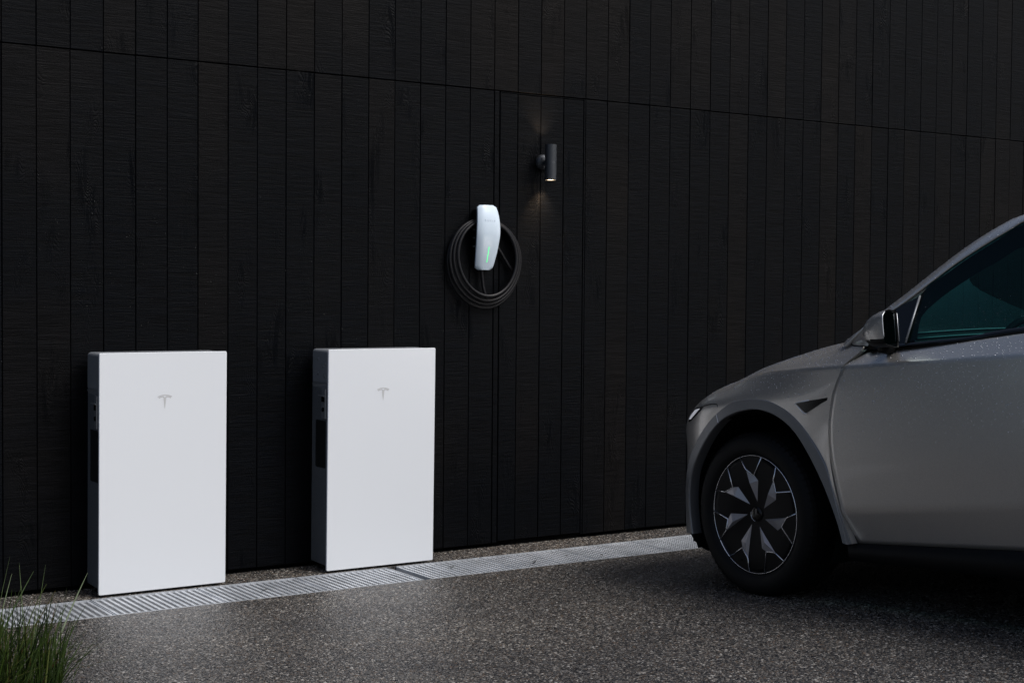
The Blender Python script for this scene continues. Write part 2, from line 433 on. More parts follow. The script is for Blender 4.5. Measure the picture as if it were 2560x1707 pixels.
# the exposed stones themselves, as relief on the drive where it is near enough to see
def scatter_stones():
    st = 0.0074
    X, Y = np.meshgrid(np.arange(-1.1, 4.6, st), np.arange(-4.4, 0.02, st))
    X = X + rng.uniform(-0.5, 0.5, X.shape) * st; Y = Y + rng.uniform(-0.5, 0.5, Y.shape) * st
    X, Y = X.ravel(), Y.ravel()
    ok = (Y > DRAIN_B + 0.004) | (Y < DRAIN_F - 0.005)
    X, Y = X[ok], Y[ok]
    Z = np.where(Y > DRAIN_F, 0.0, SL * (DRAIN_F - Y))
    P = np.stack([X, Y, Z], 1) - np.array(M.translation)
    d = P @ np.array(_f); px = P @ np.array(_r) / d * 51.867 / 18.0; py = P @ np.array(_u) / d * 51.867 / 12.0
    ok = (abs(px) < 1.05) & (py > -1.08) & (py < 0.2) & ~((X > 2.7) & (Y < -2.5) & (Y < -1.2 - 0.62 * (4.9 - X)) & (X > 3.3))
    X, Y, Z = X[ok], Y[ok], Z[ok]; n = len(X)
    r = 0.0041 * np.exp(rng.normal(0, 0.28, n)); r = np.clip(r, 0.002, 0.0075)
    r[Y > DRAIN_B] *= 1.15
    me = bpy.data.meshes.new('aggregate')
    me.vertices.add(n)
    me.vertices.foreach_set('co', np.stack([X, Y, Z - 0.15 * r], 1).ravel())
    sc = np.stack([r * rng.uniform(0.8, 1.3, n), r * rng.uniform(0.75, 1.1, n), r * rng.uniform(0.24, 0.50, n)], 1)
    ro = np.stack([rng.normal(0, 0.07, n), rng.normal(0, 0.07, n), rng.uniform(0, 6.28, n)], 1)
    for nm, dat in (('size', sc), ('turn', ro)):
        a = me.attributes.new(nm, 'FLOAT_VECTOR', 'POINT'); a.data.foreach_set('vector', dat.ravel())
    o = bpy.data.objects.new('aggregate', me); COL.objects.link(o); o.parent = ground
    tag(o, kind='stuff')
    ng = bpy.data.node_groups.new('aggregate', 'GeometryNodeTree')
    ng.interface.new_socket('Geometry', in_out='INPUT', socket_type='NodeSocketGeometry')
    ng.interface.new_socket('Geometry', in_out='OUTPUT', socket_type='NodeSocketGeometry')
    a = ng.nodes.new
    gi, go, ico, iop, sm = a('NodeGroupInput'), a('NodeGroupOutput'), a('GeometryNodeMeshIcoSphere'), a('GeometryNodeInstanceOnPoints'), a('GeometryNodeSetMaterial')
    ico.inputs['Radius'].default_value = 1.0; ico.inputs['Subdivisions'].default_value = 2
    ss = a('GeometryNodeSetShadeSmooth')
    sm.inputs['Material'].default_value = MT['stone']
    n1, n2 = a('GeometryNodeInputNamedAttribute'), a('GeometryNodeInputNamedAttribute')
    for q, nm in ((n1, 'size'), (n2, 'turn')): q.data_type = 'FLOAT_VECTOR'; q.inputs['Name'].default_value = nm
    lk = ng.links.new
    lk(ico.outputs['Mesh'], ss.inputs['Geometry']); lk(ss.outputs[0], sm.inputs['Geometry'])
    lk(gi.outputs[0], iop.inputs['Points']); lk(sm.outputs[0], iop.inputs['Instance'])
    lk(n1.outputs[0], iop.inputs['Scale']); lk(n2.outputs[0], iop.inputs['Rotation']); lk(iop.outputs[0], go.inputs[0])
    md = o.modifiers.new('scatter', 'NODES'); md.node_group = ng
scatter_stones()

# ------------------------------------------------------------------ wall of charred boards
X0, BW, ZS = -0.2631, 0.15379, 2.494
wall = empty('timber_wall', (X0, 0, 0))
tag(wall, 'black charred timber wall of upright boards behind the batteries and the car', 'wall')
K0, K1 = -12, 52
MB().box(K0 * BW - 0.02, (K1 + 1) * BW + 0.02, 0.021, 0.30, 0.0, 3.53).build('backing', MT['backing'], wall)
def board_mesh(wd, h, gap=0.0025, ch=0.0020, th=0.02):
    x0, x1 = gap / 2, wd - gap / 2
    sec = [(x0, th), (x0, ch), (x0 + ch, 0), (x1 - ch, 0), (x1, ch), (x1, th)]
    n = len(sec)
    m = MB()
    # a front with a few crooked cross sections so the edges are not ruled lines
    zs = [0.0, 0.003, h * 0.27, h * 0.55, h * 0.8, h - 0.003, h]
    P = []
    for j, z in enumerate(zs):
        e = 0.003 if j in (0, len(zs) - 1) else 0.0
        P.append([(x, y + e if y < th else y, z) for x, y in sec])
    m.grid(P)
    m.f.append(tuple(range(n))[::-1]); b = (len(zs) - 1) * n; m.f.append(tuple(b + i for i in range(n)))
    return m
DX0, DX1, DZ = 2.3885 - X0, 2.9525 - X0, 2.4845
proto = {}
def board(x, z, wd, h, parent, gap=0.0025):
    key = (round(wd, 4), round(h, 4), gap)
    y = random.uniform(-0.0012, 0.0012)
    if key not in proto:
        o = board_mesh(wd, h, gap).build('board', MT['board'], parent, loc=(x, y, z)); proto[key] = o
    else:
        o = copy_obj(proto[key], parent, (x, y, z))
    o.rotation_euler = (0, random.uniform(-0.0004, 0.0004), random.uniform(-0.004, 0.004))
    return o
door = empty('door', (0, 0, 0)); door.parent = wall
door['label'] = 'flush hidden door clad in the same black boards'
for k in range(K0, K1 + 1):
    x = k * BW
    board(x, ZS + 0.002, BW, 3.515 - ZS, wall)
    hl = ZS - 0.002 - 0.022
    a, b = x, x + BW
    if b <= DX0 or a >= DX1:
        board(x, 0.022, BW, hl, wall)
    else:
        if a < DX0: board(a, 0.022, DX0 - a, hl, wall, 0.006)
        if b > DX1: board(DX1, 0.022, b - DX1, hl, wall, 0.003)
        da, db = max(a, DX0), min(b, DX1)
        board(da, 0.030, db - da, DZ - 0.030, door, 0.0025 if db - da > 0.15 else 0.0045)
MB().box(DX0 + 0.004, DX1 - 0.004, -0.0005, 0.0205, DZ + 0.003, ZS - 0.003).build('head_strip', MT['board'], wall)

# ------------------------------------------------------------------ drain grates
def make_grate(length):
    root = empty('drain_grate')
    wd = DRAIN_B - DRAIN_F
    fr = MB()
    fr.box(0.002, length - 0.002, DRAIN_F + 0.001, DRAIN_F + 0.006, -0.03, 0.002)
    fr.box(0.002, length - 0.002, DRAIN_B - 0.006, DRAIN_B - 0.001, -0.03, 0.002)
    fr.box(0.002, 0.005, DRAIN_F + 0.0065, DRAIN_B - 0.0065, -0.03, 0.001)
    fr.box(length - 0.005, length - 0.002, DRAIN_F + 0.0065, DRAIN_B - 0.0065, -0.03, 0.001)
    fr.build('frame', MT['steel'], root)
    n = int(length / 0.0302)
    for i in range(n):
        x = 0.0075 + i * (length - 0.0275) / (n - 1)
        rb = MB()
        # a rib made of tilted scales, the anti-slip weave of the grate
        m = 20; y0 = DRAIN_F + 0.008; st = (wd - 0.016) / m
        tl = random.uniform(-0.0012, 0.0012)
        for j in range(m):
            a = y0 + j * st
            rb.add([(x, a, -0.004), (x + 0.009, a, -0.002 + tl), (x + 0.012, a + st * 0.72, 0.0005 + tl), (x + 0.003, a + st * 0.72, -0.001),
                    (x, a, -0.014), (x + 0.009, a, -0.014), (x + 0.012, a + st * 0.72, -0.014), (x + 0.003, a + st * 0.72, -0.014)],
                   [(0, 1, 2, 3), (0, 4, 5, 1), (1, 5, 6, 2), (2, 6, 7, 3), (3, 7, 4, 0)])
        rb.build('rib', MT['steel'], root)
    ws = MB(); m = 26
    for j in range(m):
        y = DRAIN_F + 0.010 + j * (wd - 0.020) / (m - 1)
        ws.box(0.0055, length - 0.0055, y - 0.0022, y + 0.0022, -0.0165, -0.0065)
    tag(ws.build('wire', MT['bracket'], root), kind='stuff')
    return root
gl = ['galvanised drain grate at the far left, behind the tips of the grass tuft',
      'galvanised drain grate under the first battery cabinet, beside the grass',
      'galvanised drain grate in the space between the two white battery cabinets',
      'galvanised drain grate under the second battery, ending at the dark joint bar',
      'galvanised drain grate just past the dark joint bar of the second battery',
      'galvanised drain grate below the hanging loops of the charging cable',
      'galvanised drain grate below the door clad in boards',
      'galvanised drain grate running up to the front bumper of the car',
      'galvanised drain grate hidden mostly behind the front wheel of the car']
gx = [-0.445, 0.060, 0.565, 1.070, 1.622, 2.126, 2.630, 3.134, 3.638]
gp = make_grate(0.502)
for i, (x, lab) in enumerate(zip(gx, gl)):
    if i == 0: r = gp
    else:
        r = copy_obj(gp)
        for ch in list(gp.children): copy_obj(ch, r)
    r.location = (x, 0, 0)
    tag(r, lab, 'drain grate', 'drain grates laid end to end along the wall')
    if i == 3:
        MB().box(0.5035, 0.5205, DRAIN_F + 0.002, DRAIN_B - 0.002, -0.03, -0.004).build('joint_bar', MT['bracket'], r)

# ------------------------------------------------------------------ wall batteries
def emblem_mesh():
    """The T-shaped mark: an arched cap and the body below it, unit height downwards from z = 0."""
    m = MB()
    W2 = 0.53
    def arc(zc, hw, sag, n=10): return [(-hw + 2 * hw * i / n, zc - sag * ((2 * i / n - 1) ** 2)) for i in range(n + 1)]
    top = arc(0.0, W2, 0.13); bot = arc(-0.055, W2 - 0.035, 0.125)
    P = [[(x, -0.0006, z) for x, z in bot], [(x, -0.0006, z) for x, z in top]]
    m.grid(P)
    pts = [(0.0, -1.0), (0.055, -0.62), (0.105, -0.185), (0.20, -0.175), (0.33, -0.205), (0.385, -0.27), (0.455, -0.20), (0.375, -0.150), (0.22, -0.115), (0.115, -0.100), (0.0, -0.195)]
    full = pts + [(-x, z) for x, z in pts[-2:0:-1]]
    # triangulate by hand: stem and two arms
    m.add([(x, -0.0006, z) for x, z in [(0, -1), (0.055, -0.62), (0.105, -0.185), (0.0, -0.195), (-0.105, -0.185), (-0.055, -0.62)]], [(0, 1, 2, 3), (0, 3, 4, 5)])
    for sg in (1, -1):
        a = [(0.0, -0.195), (0.105, -0.185), (0.20, -0.175), (0.33, -0.205), (0.385, -0.27), (0.455, -0.20), (0.375, -0.15), (0.22, -0.115), (0.115, -0.10)]
        vs_ = [(sg * x, -0.0006, z) for x, z in a]
        fs = [(0, 1, 8), (1, 2, 7, 8), (2, 3, 6, 7), (3, 4, 5, 6)]
        m.add(vs_, fs if sg > 0 else [f[::-1] for f in fs])
    return m

def make_battery(x, label, knock, lug):
    WD, HT, DP = 0.609, 1.099, 0.22
    root = empty('wall_battery', (x, 0, 0.014))
    tag(root, label, 'battery cabinet', 'white wall batteries')
    tilt = math.atan(0.014)
    e = MB().prism(rrect(0, WD, 0, HT, 0.007, 4), -DP, -DP + 0.012).build('front_panel', MT['panel'], root)
    bevel(e, 0.0022, 3)
    sc = 0.067
    em = emblem_mesh()
    em.v = [(WD * 0.503 + vx * sc, -DP + vy - 0.0002, HT - 0.178 * HT + vz * sc) for vx, vy, vz in em.v]
    em.build('emblem', MT['emblem'], e)
    # casing: full-width cap on top, recessed flank below
    c1 = MB()
    ys = -DP + 0.0145
    zc0, zc1 = HT - 0.180, HT - 0.004
    c1.box(0.004, WD - 0.004, ys, -0.022, zc0, zc1)
    c = c1.build('top_cover', MT['cover'], root); bevel(c, 0.016, 4)
    b = MB()
    b.box(0.010, WD - 0.010, ys + 0.002, -0.016, 0.020, zc0 + 0.02)
    bevel(b.build('casing', MT['casing'], root), 0.006, 2)
    MB().box(0.06, WD - 0.06, -0.0155, 0.0, 0.25, HT - 0.2).build('wall_mount', MT['backing'], root)
    # sloped lip under the cap
    lip = MB()
    lip.add([(0.0035, ys + 0.004, zc0 + 0.012), (0.0035, -0.03, zc0 + 0.004), (0.011, -0.03, zc0 - 0.016), (0.011, ys + 0.004, zc0 - 0.028),
             (0.02, ys + 0.004, zc0 + 0.012), (0.02, -0.03, zc0 + 0.004), (0.02, -0.03, zc0 - 0.016), (0.02, ys + 0.004, zc0 - 0.028)],
            [(0, 3, 2, 1), (3, 7, 6, 2), (0, 4, 7, 3), (1, 2, 6, 5)])
    lip.build('cover_lip', MT['cover'], root)
    # black rating label
    MB().prism(rrect(0, 0.112, 0, 0.235, 0.006, 3), -0.0006, 0.0006)
    lb = MB()
    pts = rrect(-0.176, -0.064, 0.505, 0.742, 0.007, 3)
    n = len(pts)
    lb.add([(0.0092, p[0], p[1]) for p in pts] + [(0.0102, p[0], p[1]) for p in pts], [tuple(range(n))[::-1]] + [(i, (i + 1) % n, n + (i + 1) % n, n + i) for i in range(n)])
    lb.build('rating_label', MT['sticker'], root)
    # isolator bracket
    br = MB()
    br.box(-0.006, 0.0098, -0.197, -0.190, HT - 0.345, HT - 0.196)
    br.box(0.002, 0.0098, -0.1898, -0.140, HT - 0.345, HT - 0.196)
    bo = br.build('isolator_bracket', MT['bracket'], root); bevel(bo, 0.002, 2)
    MB().lathe([(0.0, -0.005), (0.010, -0.005), (0.011, 0.002)], 14, 'x', (0.0, -0.166, HT - 0.300)).build('knob', MT['black_plastic'], bo, True)
    MB().box(-0.003, 0.0018, -0.186, -0.150, HT - 0.262, HT - 0.236).build('slot', MT['backing'], bo)
    sh = MB().box(-0.010, 0.0018, -0.1898, -0.120, HT - 0.2345, HT - 0.230).build('shelf', MT['bracket'], bo)
    if knock:
        for y, z in ((-0.095, 1.055), (-0.150, 1.022), (-0.175, 1.035), (-0.095, 0.985), (-0.168, 0.975)):
            MB().lathe([(0.0, 0.002), (0.0075, 0.002), (0.009, 0.0035), (0.0105, 0.0045)], 16, 'x', (0, y, z - 0.01)).build('knockout', MT['bracket'], c, True)
    for z in (0.27, 0.62):
        MB().lathe([(0.0, 0.0075), (0.003, 0.0075), (0.0035, 0.0099)], 8, 'x', (0, -0.196, z)).build('screw', MT['chrome'], root, True)
    if lug:
        bevel(MB().box(WD - 0.0038, WD + 0.004, -0.206, -0.19, HT - 0.135, HT - 0.095).build('side_lug', MT['chrome'], root), 0.002)
    root.rotation_euler = (tilt, 0, 0)
    root.location.y = 0.0
    return root
make_battery(0.1027, 'white battery cabinet nearer the grass tuft, plain side cover and small lug', False, True)
make_battery(1.2433, 'white battery cabinet with round knockouts on its side cover, below the cable loops', True, False)

# ------------------------------------------------------------------ wall charger with its coiled cable
def make_charger():
    root = empty('wall_charger', (2.270, 0, 1.690))
    tag(root, 'white curved wall charger with green light strip and coiled black cable', 'charger')
    hw = 0.0665
    zs = np.linspace(-0.172, 0.176, 25)
    def depth(z): return np.interp(z, [-0.172, -0.12, -0.04, 0.045, 0.11, 0.176], [0.046, 0.072, 0.101, 0.114, 0.104, 0.074])
    dz = cr(np.array([[-0.172, 0.047, 0.054], [-0.10, 0.070, 0.0635], [-0.02, 0.090, 0.0705], [0.04, 0.0975, 0.0725], [0.11, 0.093, 0.068], [0.176, 0.075, 0.0585]]), 6)
    P = []
    nu = 22
    for z, d, hw in dz:
        e = 1.0
        for zz, sg in ((-0.172, 1), (0.176, -1)):
            q = abs(z - zz)
            if q < 0.016: e = min(e, math.sqrt(max(0.0, 1 - (1 - q / 0.016) ** 2)))
        h = (hw - 0.016) + 0.016 * e
        P.append([(h * u, -d + 0.012 * abs(u) ** 4 + 0.004 * u * u, z) for u in np.linspace(-1, 1, nu)])
    P = np.array(P)
    back = P.copy(); back[:, :, 1] += 0.009
    f = MB().grid(P); f.grid(back, flip=True)
    nv = len(P)
    rim = [(0, i) for i in range(nu)] + [(j, nu - 1) for j in range(1, nv)] + [(nv - 1, i) for i in range(nu - 2, -1, -1)] + [(j, 0) for j in range(nv - 2, 0, -1)]
    a = [P[j][i] for j, i in rim]; b = [back[j][i] for j, i in rim]
    f.grid([b + [b[0]], a + [a[0]]])
    fp = f.build('faceplate', MT['charger'], root, True)
    # green light strip follows the curve
    st = []
    for z in np.linspace(-0.132, -0.048, 14):
        j = int(np.argmin(abs(dz[:, 0] - z)))
        d = np.interp(z, dz[:, 0], dz[:, 1])
        st.append([(-0.0022, -d - 0.0008, z), (0.0022, -d - 0.0008, z)])
    MB().grid(st).build('light_strip', emit('green_light', (0.10, 0.80, 0.28), 0.62), fp)
    # lettering on the cover
    cu = bpy.data.curves.new('lettering', 'FONT')
    cu.body = 'TESLA'; cu.size = 0.0135; cu.align_x = 'CENTER'; cu.space_character = 2.1; cu.extrude = 0.0002
    to = bpy.data.objects.new('lettering', cu); COL.objects.link(to)
    bpy.context.view_layer.update()
    me = bpy.data.meshes.new_from_object(to.evaluated_get(bpy.context.evaluated_depsgraph_get()))
    bpy.data.objects.remove(to)
    lo = bpy.data.objects.new('lettering', me); COL.objects.link(lo); lo.parent = fp
    me.materials.clear(); me.materials.append(mat('pale_grey_print', (0.60, 0.655, 0.71), 0.3))
    lo.rotation_euler = (math.radians(90 - 8), 0, 0); lo.location = (0.0, -0.0968, 0.088)
    # body
    bd = MB().prism(rrect(-0.058, 0.058, -0.150, 0.160, 0.018, 5), -0.040, -0.001).build('back_box', MT['black_plastic'], root); bevel(bd, 0.006, 2)
    for z in (-0.045, 0.0, 0.045):
        MB().box(-0.0595, -0.0581, -0.034, -0.012, z - 0.004, z + 0.004).build('vent', MT['bracket'], bd)
    # coils hang on the body
    def coil(rx, rz, cx, cz, y0, y1, r=0.0092, wob=0.0):
        m = MB(); pts = []
        for i in range(72):
            a = 2 * math.pi * i / 72
            pts.append((cx + rx * math.cos(a) * (1 + 0.04 * math.sin(a)) + wob * math.sin(2 * a + 1), y0 + (y1 - y0) * 0.5 * (1 - math.sin(a)), cz + rz * math.sin(a) + wob * math.cos(3 * a)))
        m.tube(pts, r, 10, closed=True)
        return m.build('cable_loop', MT['cable'], root, True)
    coil(0.186, 0.202, 0.010, -0.111, -0.040, -0.070)
    coil(0.206, 0.2165, 0.010, -0.1205, -0.030, -0.055, wob=0.0015)
    coil(0.2235, 0.2285, 0.0105, -0.1275, -0.022, -0.040, wob=0.002)
    coil(0.230, 0.2335, 0.011, -0.1425, -0.011, -0.020, wob=0.003)
    m = MB()
    m.tube(cr(np.array([(-0.012, -0.03, -0.150), (-0.010, -0.03, -0.20), (0.0, -0.030, -0.27), (0.016, -0.032, -0.322)]), 8), 0.0088, 10)
    m.build('cable_tail', MT['cable'], root, True)
    m = MB()
    m.tube(cr(np.array([(0.062, -0.018, -0.02), (0.10, -0.02, -0.055), (0.145, -0.02, -0.115), (0.185, -0.022, -0.17)]), 8), 0.0088, 10)
    m.build('cable_tail', MT['cable'], root, True)
    return root
make_charger()

# ------------------------------------------------------------------ wall lamp
def make_lamp():
    root = empty('wall_lamp', (2.664, 0, 2.115))
    tag(root, 'dark cylindrical up-and-down wall lamp glowing warm beside the charger', 'lamp')
    t = MB().lathe([(0.0275, -0.092), (0.0275, -0.0975), (0.0320, -0.0975), (0.0320, -0.0012), (0.0316, 0.0), (0.0320, 0.0012), (0.0320, 0.0975), (0.0275, 0.0975), (0.0275, 0.092)], 40, 'z', (0, -0.09, 0))
    tube = t.build('lamp_tube', MT['lamp_metal'], root, True); tube.data.set_sharp_from_angle(angle=math.radians(15))
    MB().lathe([(0.0, -0.0), (0.034, -0.0), (0.040, -0.006), (0.043, -0.014), (0.043, -0.0255)][::-1] and [(0.0, -0.028), (0.030, -0.028), (0.040, -0.020), (0.0435, -0.010), (0.0435, -0.001)], 36, 'y', (0.004, 0, 0.006)).build('wall_plate', MT['lamp_metal'], root, True)
    MB().lathe([(0.013, -0.064), (0.013, -0.026)], 20, 'y', (0.002, 0, 0.003)).build('arm', MT['lamp_metal'], root, True)
    em = emit('warm_lamp_lens', (1.0, 0.74, 0.46), 7.0)
    for sg, en in ((-1, 2.1), (1, 1.4)):
        MB().lathe([(0.0, 0.0), (0.0272, 0.0)], 32, 'z', (0, -0.09, sg * 0.0945)).build('lens', em, root)
        ld = bpy.data.lights.new('lamp_light', 'SPOT')
        ld.energy = en * 5.0; ld.color = (1.0, 0.66, 0.38); ld.spot_size = math.radians(78); ld.spot_blend = 1.0; ld.shadow_soft_size = 0.02
        lo = bpy.data.objects.new('lamp_light', ld); COL.objects.link(lo); lo.parent = root
        lo.location = (0, -0.074, sg * 0.0975)
        lo.rotation_euler = (math.radians(19), 0, 0) if sg < 0 else (math.radians(180 - 19), 0, 0)
make_lamp()

# ------------------------------------------------------------------ car (local axes: X rearward, Y to its right, Z up)
CO = Vector((3.33482684, -2.04018158, 0.09072436))
n_ = Vector((-0.0219547, 0.99777988, -0.06287535)); l_ = Vector((-0.99975801, -0.02199823, 0.0)); u_ = Vector((-0.00138315, 0.06286013, 0.99802139))
CM = Matrix.Identity(4)
for i in range(3): CM[i][0], CM[i][1], CM[i][2], CM[i][3] = -n_[i], -l_[i], u_[i], CO[i]
car = empty('parked_car', mat=CM)
tag(car, 'grey metallic electric car wet with rain, parked nose to the wall', 'car')
def loc(P, sd=1):                      # (s, t, z) -> car local; sd = 1 left side, -1 right side
    P = np.asarray(P, float); Q = P.copy(); Q[..., 1] = -sd * P[..., 1]; return Q
def patch(name, P, m, parent=car, sd=1, smooth=True, flip=False, thick=0.0):
    b = MB().grid(loc(P, sd), flip=(flip ^ (sd > 0)))
    o = b.build(name, m, parent, smooth)
    return o
DROPS = []                             # surfaces that carry rain: (object, density per m2, min size, max size)

# --- front clip: rows from sill to hood edge, columns from nose to the door gap
row = lambda *a: list(a)
gapz = [(0.22, 0.585), (0.27, 0.565), (0.33, 0.545), (0.415, 0.515), (0.515, 0.490), (0.60, 0.480), (0.686, 0.475), (0.76, 0.480), (0.853, 0.495), (0.914, 0.520), (0.985, 0.555), (1.04, 0.633), (1.063, 0.660)]
gap = lambda z: float(np.interp(z, [a for a, b in gapz], [b for a, b in gapz]))
def base_row(z0, ts, dz=None):
    s = [-0.84, -0.825, -0.77, -0.69, -0.585, -0.46, -0.33, -0.15, 0.05, 0.25, 0.42, 0.0]
    zz = z0 if isinstance(z0, list) else [z0] * 12
    s[11] = gap(zz[11])
    return [(s[i], ts[i], zz[i]) for i in range(12)]
tA = [0, 0.25, 0.5, 0.68, 0.79, 0.885, 0.935, 0.945, 0.95, 0.95, 0.95, 0.952]
rows = []
rows.append([(s * (0.97 if i < 5 else 1), t * (0.965 if 2 < i < 6 else 0.985), z) for i, (s, t, z) in enumerate(base_row([0.20, 0.20, 0.20, 0.21, 0.235, 0.26, 0.27, 0.27, 0.27, 0.27, 0.27, 0.27], tA))])
rows.append(base_row(0.42, [*tA[:11], 0.950]))
rows.append(base_row(0.60, [*tA[:11], 0.957]))
rows.append(base_row([0.70, 0.70, 0.71, 0.72, 0.728, 0.735, 0.75, 0.765, 0.77, 0.775, 0.775, 0.775], [0, 0.25, 0.5, 0.68, 0.79, 0.885, 0.935, 0.945, 0.95, 0.953, 0.954, 0.954]))
z4 = [0.755, 0.76, 0.775, 0.79, 0.80, 0.807, 0.822, 0.84, 0.86, 0.868, 0.875, 0.88]
rows.append([(s, t, z) for s, t, z in zip([-0.785, -0.77, -0.72, -0.63, -0.53, -0.42, -0.32, -0.15, 0.05, 0.25, 0.42, gap(0.88)], [0, 0.25, 0.5, 0.67, 0.79, 0.875, 0.925, 0.938, 0.945, 0.951, 0.953, 0.954], z4)])
rows.append(list(zip([-0.73, -0.715, -0.67, -0.58, -0.49, -0.385, -0.30, -0.14, 0.05, 0.25, 0.42, gap(0.985)], [0, 0.24, 0.48, 0.655, 0.775, 0.86, 0.900, 0.893, 0.900, 0.929, 0.944, 0.950],
                     [0.79, 0.795, 0.81, 0.825, 0.838, 0.847, 0.866, 0.912, 0.963, 0.975, 0.982, 0.985])))
rows.append(list(zip([-0.675, -0.66, -0.61, -0.52, -0.44, -0.36, -0.30, -0.15, 0.05, 0.25, 0.42, 0.615], [0, 0.23, 0.46, 0.64, 0.735, 0.79, 0.83, 0.845, 0.845, 0.855, 0.865, 0.888],
                     [0.82, 0.825, 0.84, 0.86, 0.874, 0.888, 0.896, 0.927, 0.993, 1.021, 1.042, 1.062])))
rows.append(list(zip([-0.67, -0.66, -0.62, -0.56, -0.48, -0.40, -0.30, -0.15, 0.05, 0.25, 0.42, 0.46], [0, 0.18, 0.35, 0.5, 0.60, 0.66, 0.70, 0.70, 0.70, 0.705, 0.72, 0.80],
                     [0.845, 0.85, 0.865, 0.885, 0.904, 0.917, 0.931, 0.984, 1.031, 1.070, 1.093, 1.096])))
R_ = np.array(rows)
mu, mv = 14, 8
Ru = np.array([cr(r, mu) for r in R_])                     # rows x U
def vspline(Rr): return np.transpose(np.array([cr(Rr[:, i], mv) for i in range(Rr.shape[1])]), (1, 0, 2))
low, high = vspline(Ru[:6]), vspline(Ru[5:])
FG = np.concatenate([low[:-1], high], 0)                   # V x U x 3
V4 = 4 * mv
arch_in = [(-0.384, 0.24), (-0.390, 0.273), (-0.399, 0.349), (-0.397, 0.433), (-0.372, 0.531), (-0.294, 0.644), (-0.189, 0.742), (-0.088, 0.788), (0.019, 0.807), (0.103, 0.802), (0.193, 0.774), (0.280, 0.717), (0.363, 0.617), (0.443, 0.489), (0.505, 0.361), (0.534, 0.274)]
arch_out = [(-0.452, 0.24), (-0.451, 0.276), (-0.450, 0.395), (-0.437, 0.501), (-0.397, 0.600), (-0.301, 0.713), (-0.192, 0.794), (-0.088, 0.841), (0.021, 0.853), (0.132, 0.845), (0.238, 0.807), (0.322, 0.747), (0.402, 0.657), (0.455, 0.580), (0.474, 0.529), (0.508, 0.415), (0.538, 0.33), (0.557, 0.268)]
AI, AO = resample(cr(np.array(arch_in), 6), 72), resample(cr(np.array(arch_out), 6), 72)
mid = AI * 0.45 + AO * 0.55
def inside(s, z, poly):
    c = False; n = len(poly); j = n - 1
    for i in range(n):
        if (poly[i][1] > z) != (poly[j][1] > z) and s < (poly[j][0] - poly[i][0]) * (z - poly[i][1]) / (poly[j][1] - poly[i][1]) + poly[i][0]: c = not c
        j = i
    return c
holepoly = [tuple(p) for p in mid] + [(0.57, 0.0), (-0.46, 0.0)]
nv, nu = FG.shape[:2]
def shell(name, keep, m, sd):
    fs = []
    for j in range(nv - 1):
        for i in range(nu - 1):
            c = (FG[j, i] + FG[j + 1, i + 1] + FG[j, i + 1] + FG[j + 1, i]) / 4
            if c[1] > 0.72 and inside(c[0], c[2], holepoly): continue
            if not keep(i, j, c): continue
            q = (j * nu + i, j * nu + i + 1, (j + 1) * nu + i + 1, (j + 1) * nu + i)
            fs.append(q[::-1] if sd > 0 else q)
    used = sorted({k for f in fs for k in f}); mp = {k: i for i, k in enumerate(used)}
    V = loc(FG, sd).reshape(-1, 3)[used]
    return mesh_obj(name, V, [tuple(mp[k] for k in f) for f in fs], m, car, True)
def is_bumper(i, j, c): return j < V4 and c[0] < -0.235 + 0.35 * max(0, 0.826 - c[2]) * 0.0 and c[0] < -0.21 - (c[2] - 0.776) * 1.3
for sd in (1, -1):
    fd = shell('fender', lambda i, j, c: not is_bumper(i, j, c), MT['paint'], sd)
    shell('front_bumper', is_bumper, MT['paint'], sd)
    if sd > 0: DROPS.append((fd, 4200, 0.0009, 0.0030, 0.80))
    # turned-in edge along the door gap
    e = FG[:, -1]; e2 = e.copy(); e2[:, 1] -= 0.03; e2[:, 0] += 0.001
    patch('fender_edge', np.array([e, e2]).transpose(1, 0, 2)[:, ::1], MT['paint'], fd, sd, smooth=True)
    # wheel arch trim: proud ring with a turned-in lip
    tO = np.interp(AO[:, 0], [-0.46, -0.40, -0.25, 0.0, 0.6], [0.925, 0.934, 0.944, 0.949, 0.953])
    tI = np.interp(AI[:, 0], [-0.46, -0.40, -0.25, 0.0, 0.6], [0.946, 0.948, 0.955, 0.958, 0.960])
    ring = np.array([np.c_[AO[:, 0], tO - 0.06, AO[:, 1]], np.c_[AO[:, 0], tO + 0.001, AO[:, 1]], np.c_[AO[:, 0] * 0.93 + AI[:, 0] * 0.07, tO + 0.0045, AO[:, 1] * 0.93 + AI[:, 1] * 0.07],
                     np.c_[AO[:, 0] * 0.08 + AI[:, 0] * 0.92, tI, AO[:, 1] * 0.08 + AI[:, 1] * 0.92], np.c_[AI[:, 0], tI - 0.004, AI[:, 1]], np.c_[AI[:, 0], tI - 0.055, AI[:, 1]]])
    # two lengths of trim, parted at the bumper seam
    cut = int(np.argmin(abs(AO[:, 0] + 0.20) + 5 * (AO[:, 1] < 0.5)))
    patch('arch_trim', ring, MT['flare'], car, sd, flip=True).data.set_sharp_from_angle(angle=math.radians(24))
    # thin bright seam where the two lengths meet
    sm = [ring[k, cut] + np.array([0.0015, 0.0012, 0]) for k in (2, 3, 4)]
    MB().tube(loc(np.array(sm), sd), 0.0016, 6).build('trim_seam', MT['chrome'], car, True)

def seam_strip(pts, name='panel_seam', r=0.0018, m=None, sd=1):
    return MB().tube(loc(np.array(pts), sd), r, 5).build(name, m or MT['dark'], car, True)
# seam between bumper and fender, running back from the headlight
seam_strip(cr(np.array([(-0.3030, 0.9305, 0.8212), (-0.2538, 0.9365, 0.8290), (-0.2094, 0.9378, 0.8289), (-0.2014, 0.9412, 0.8171)]), 5))

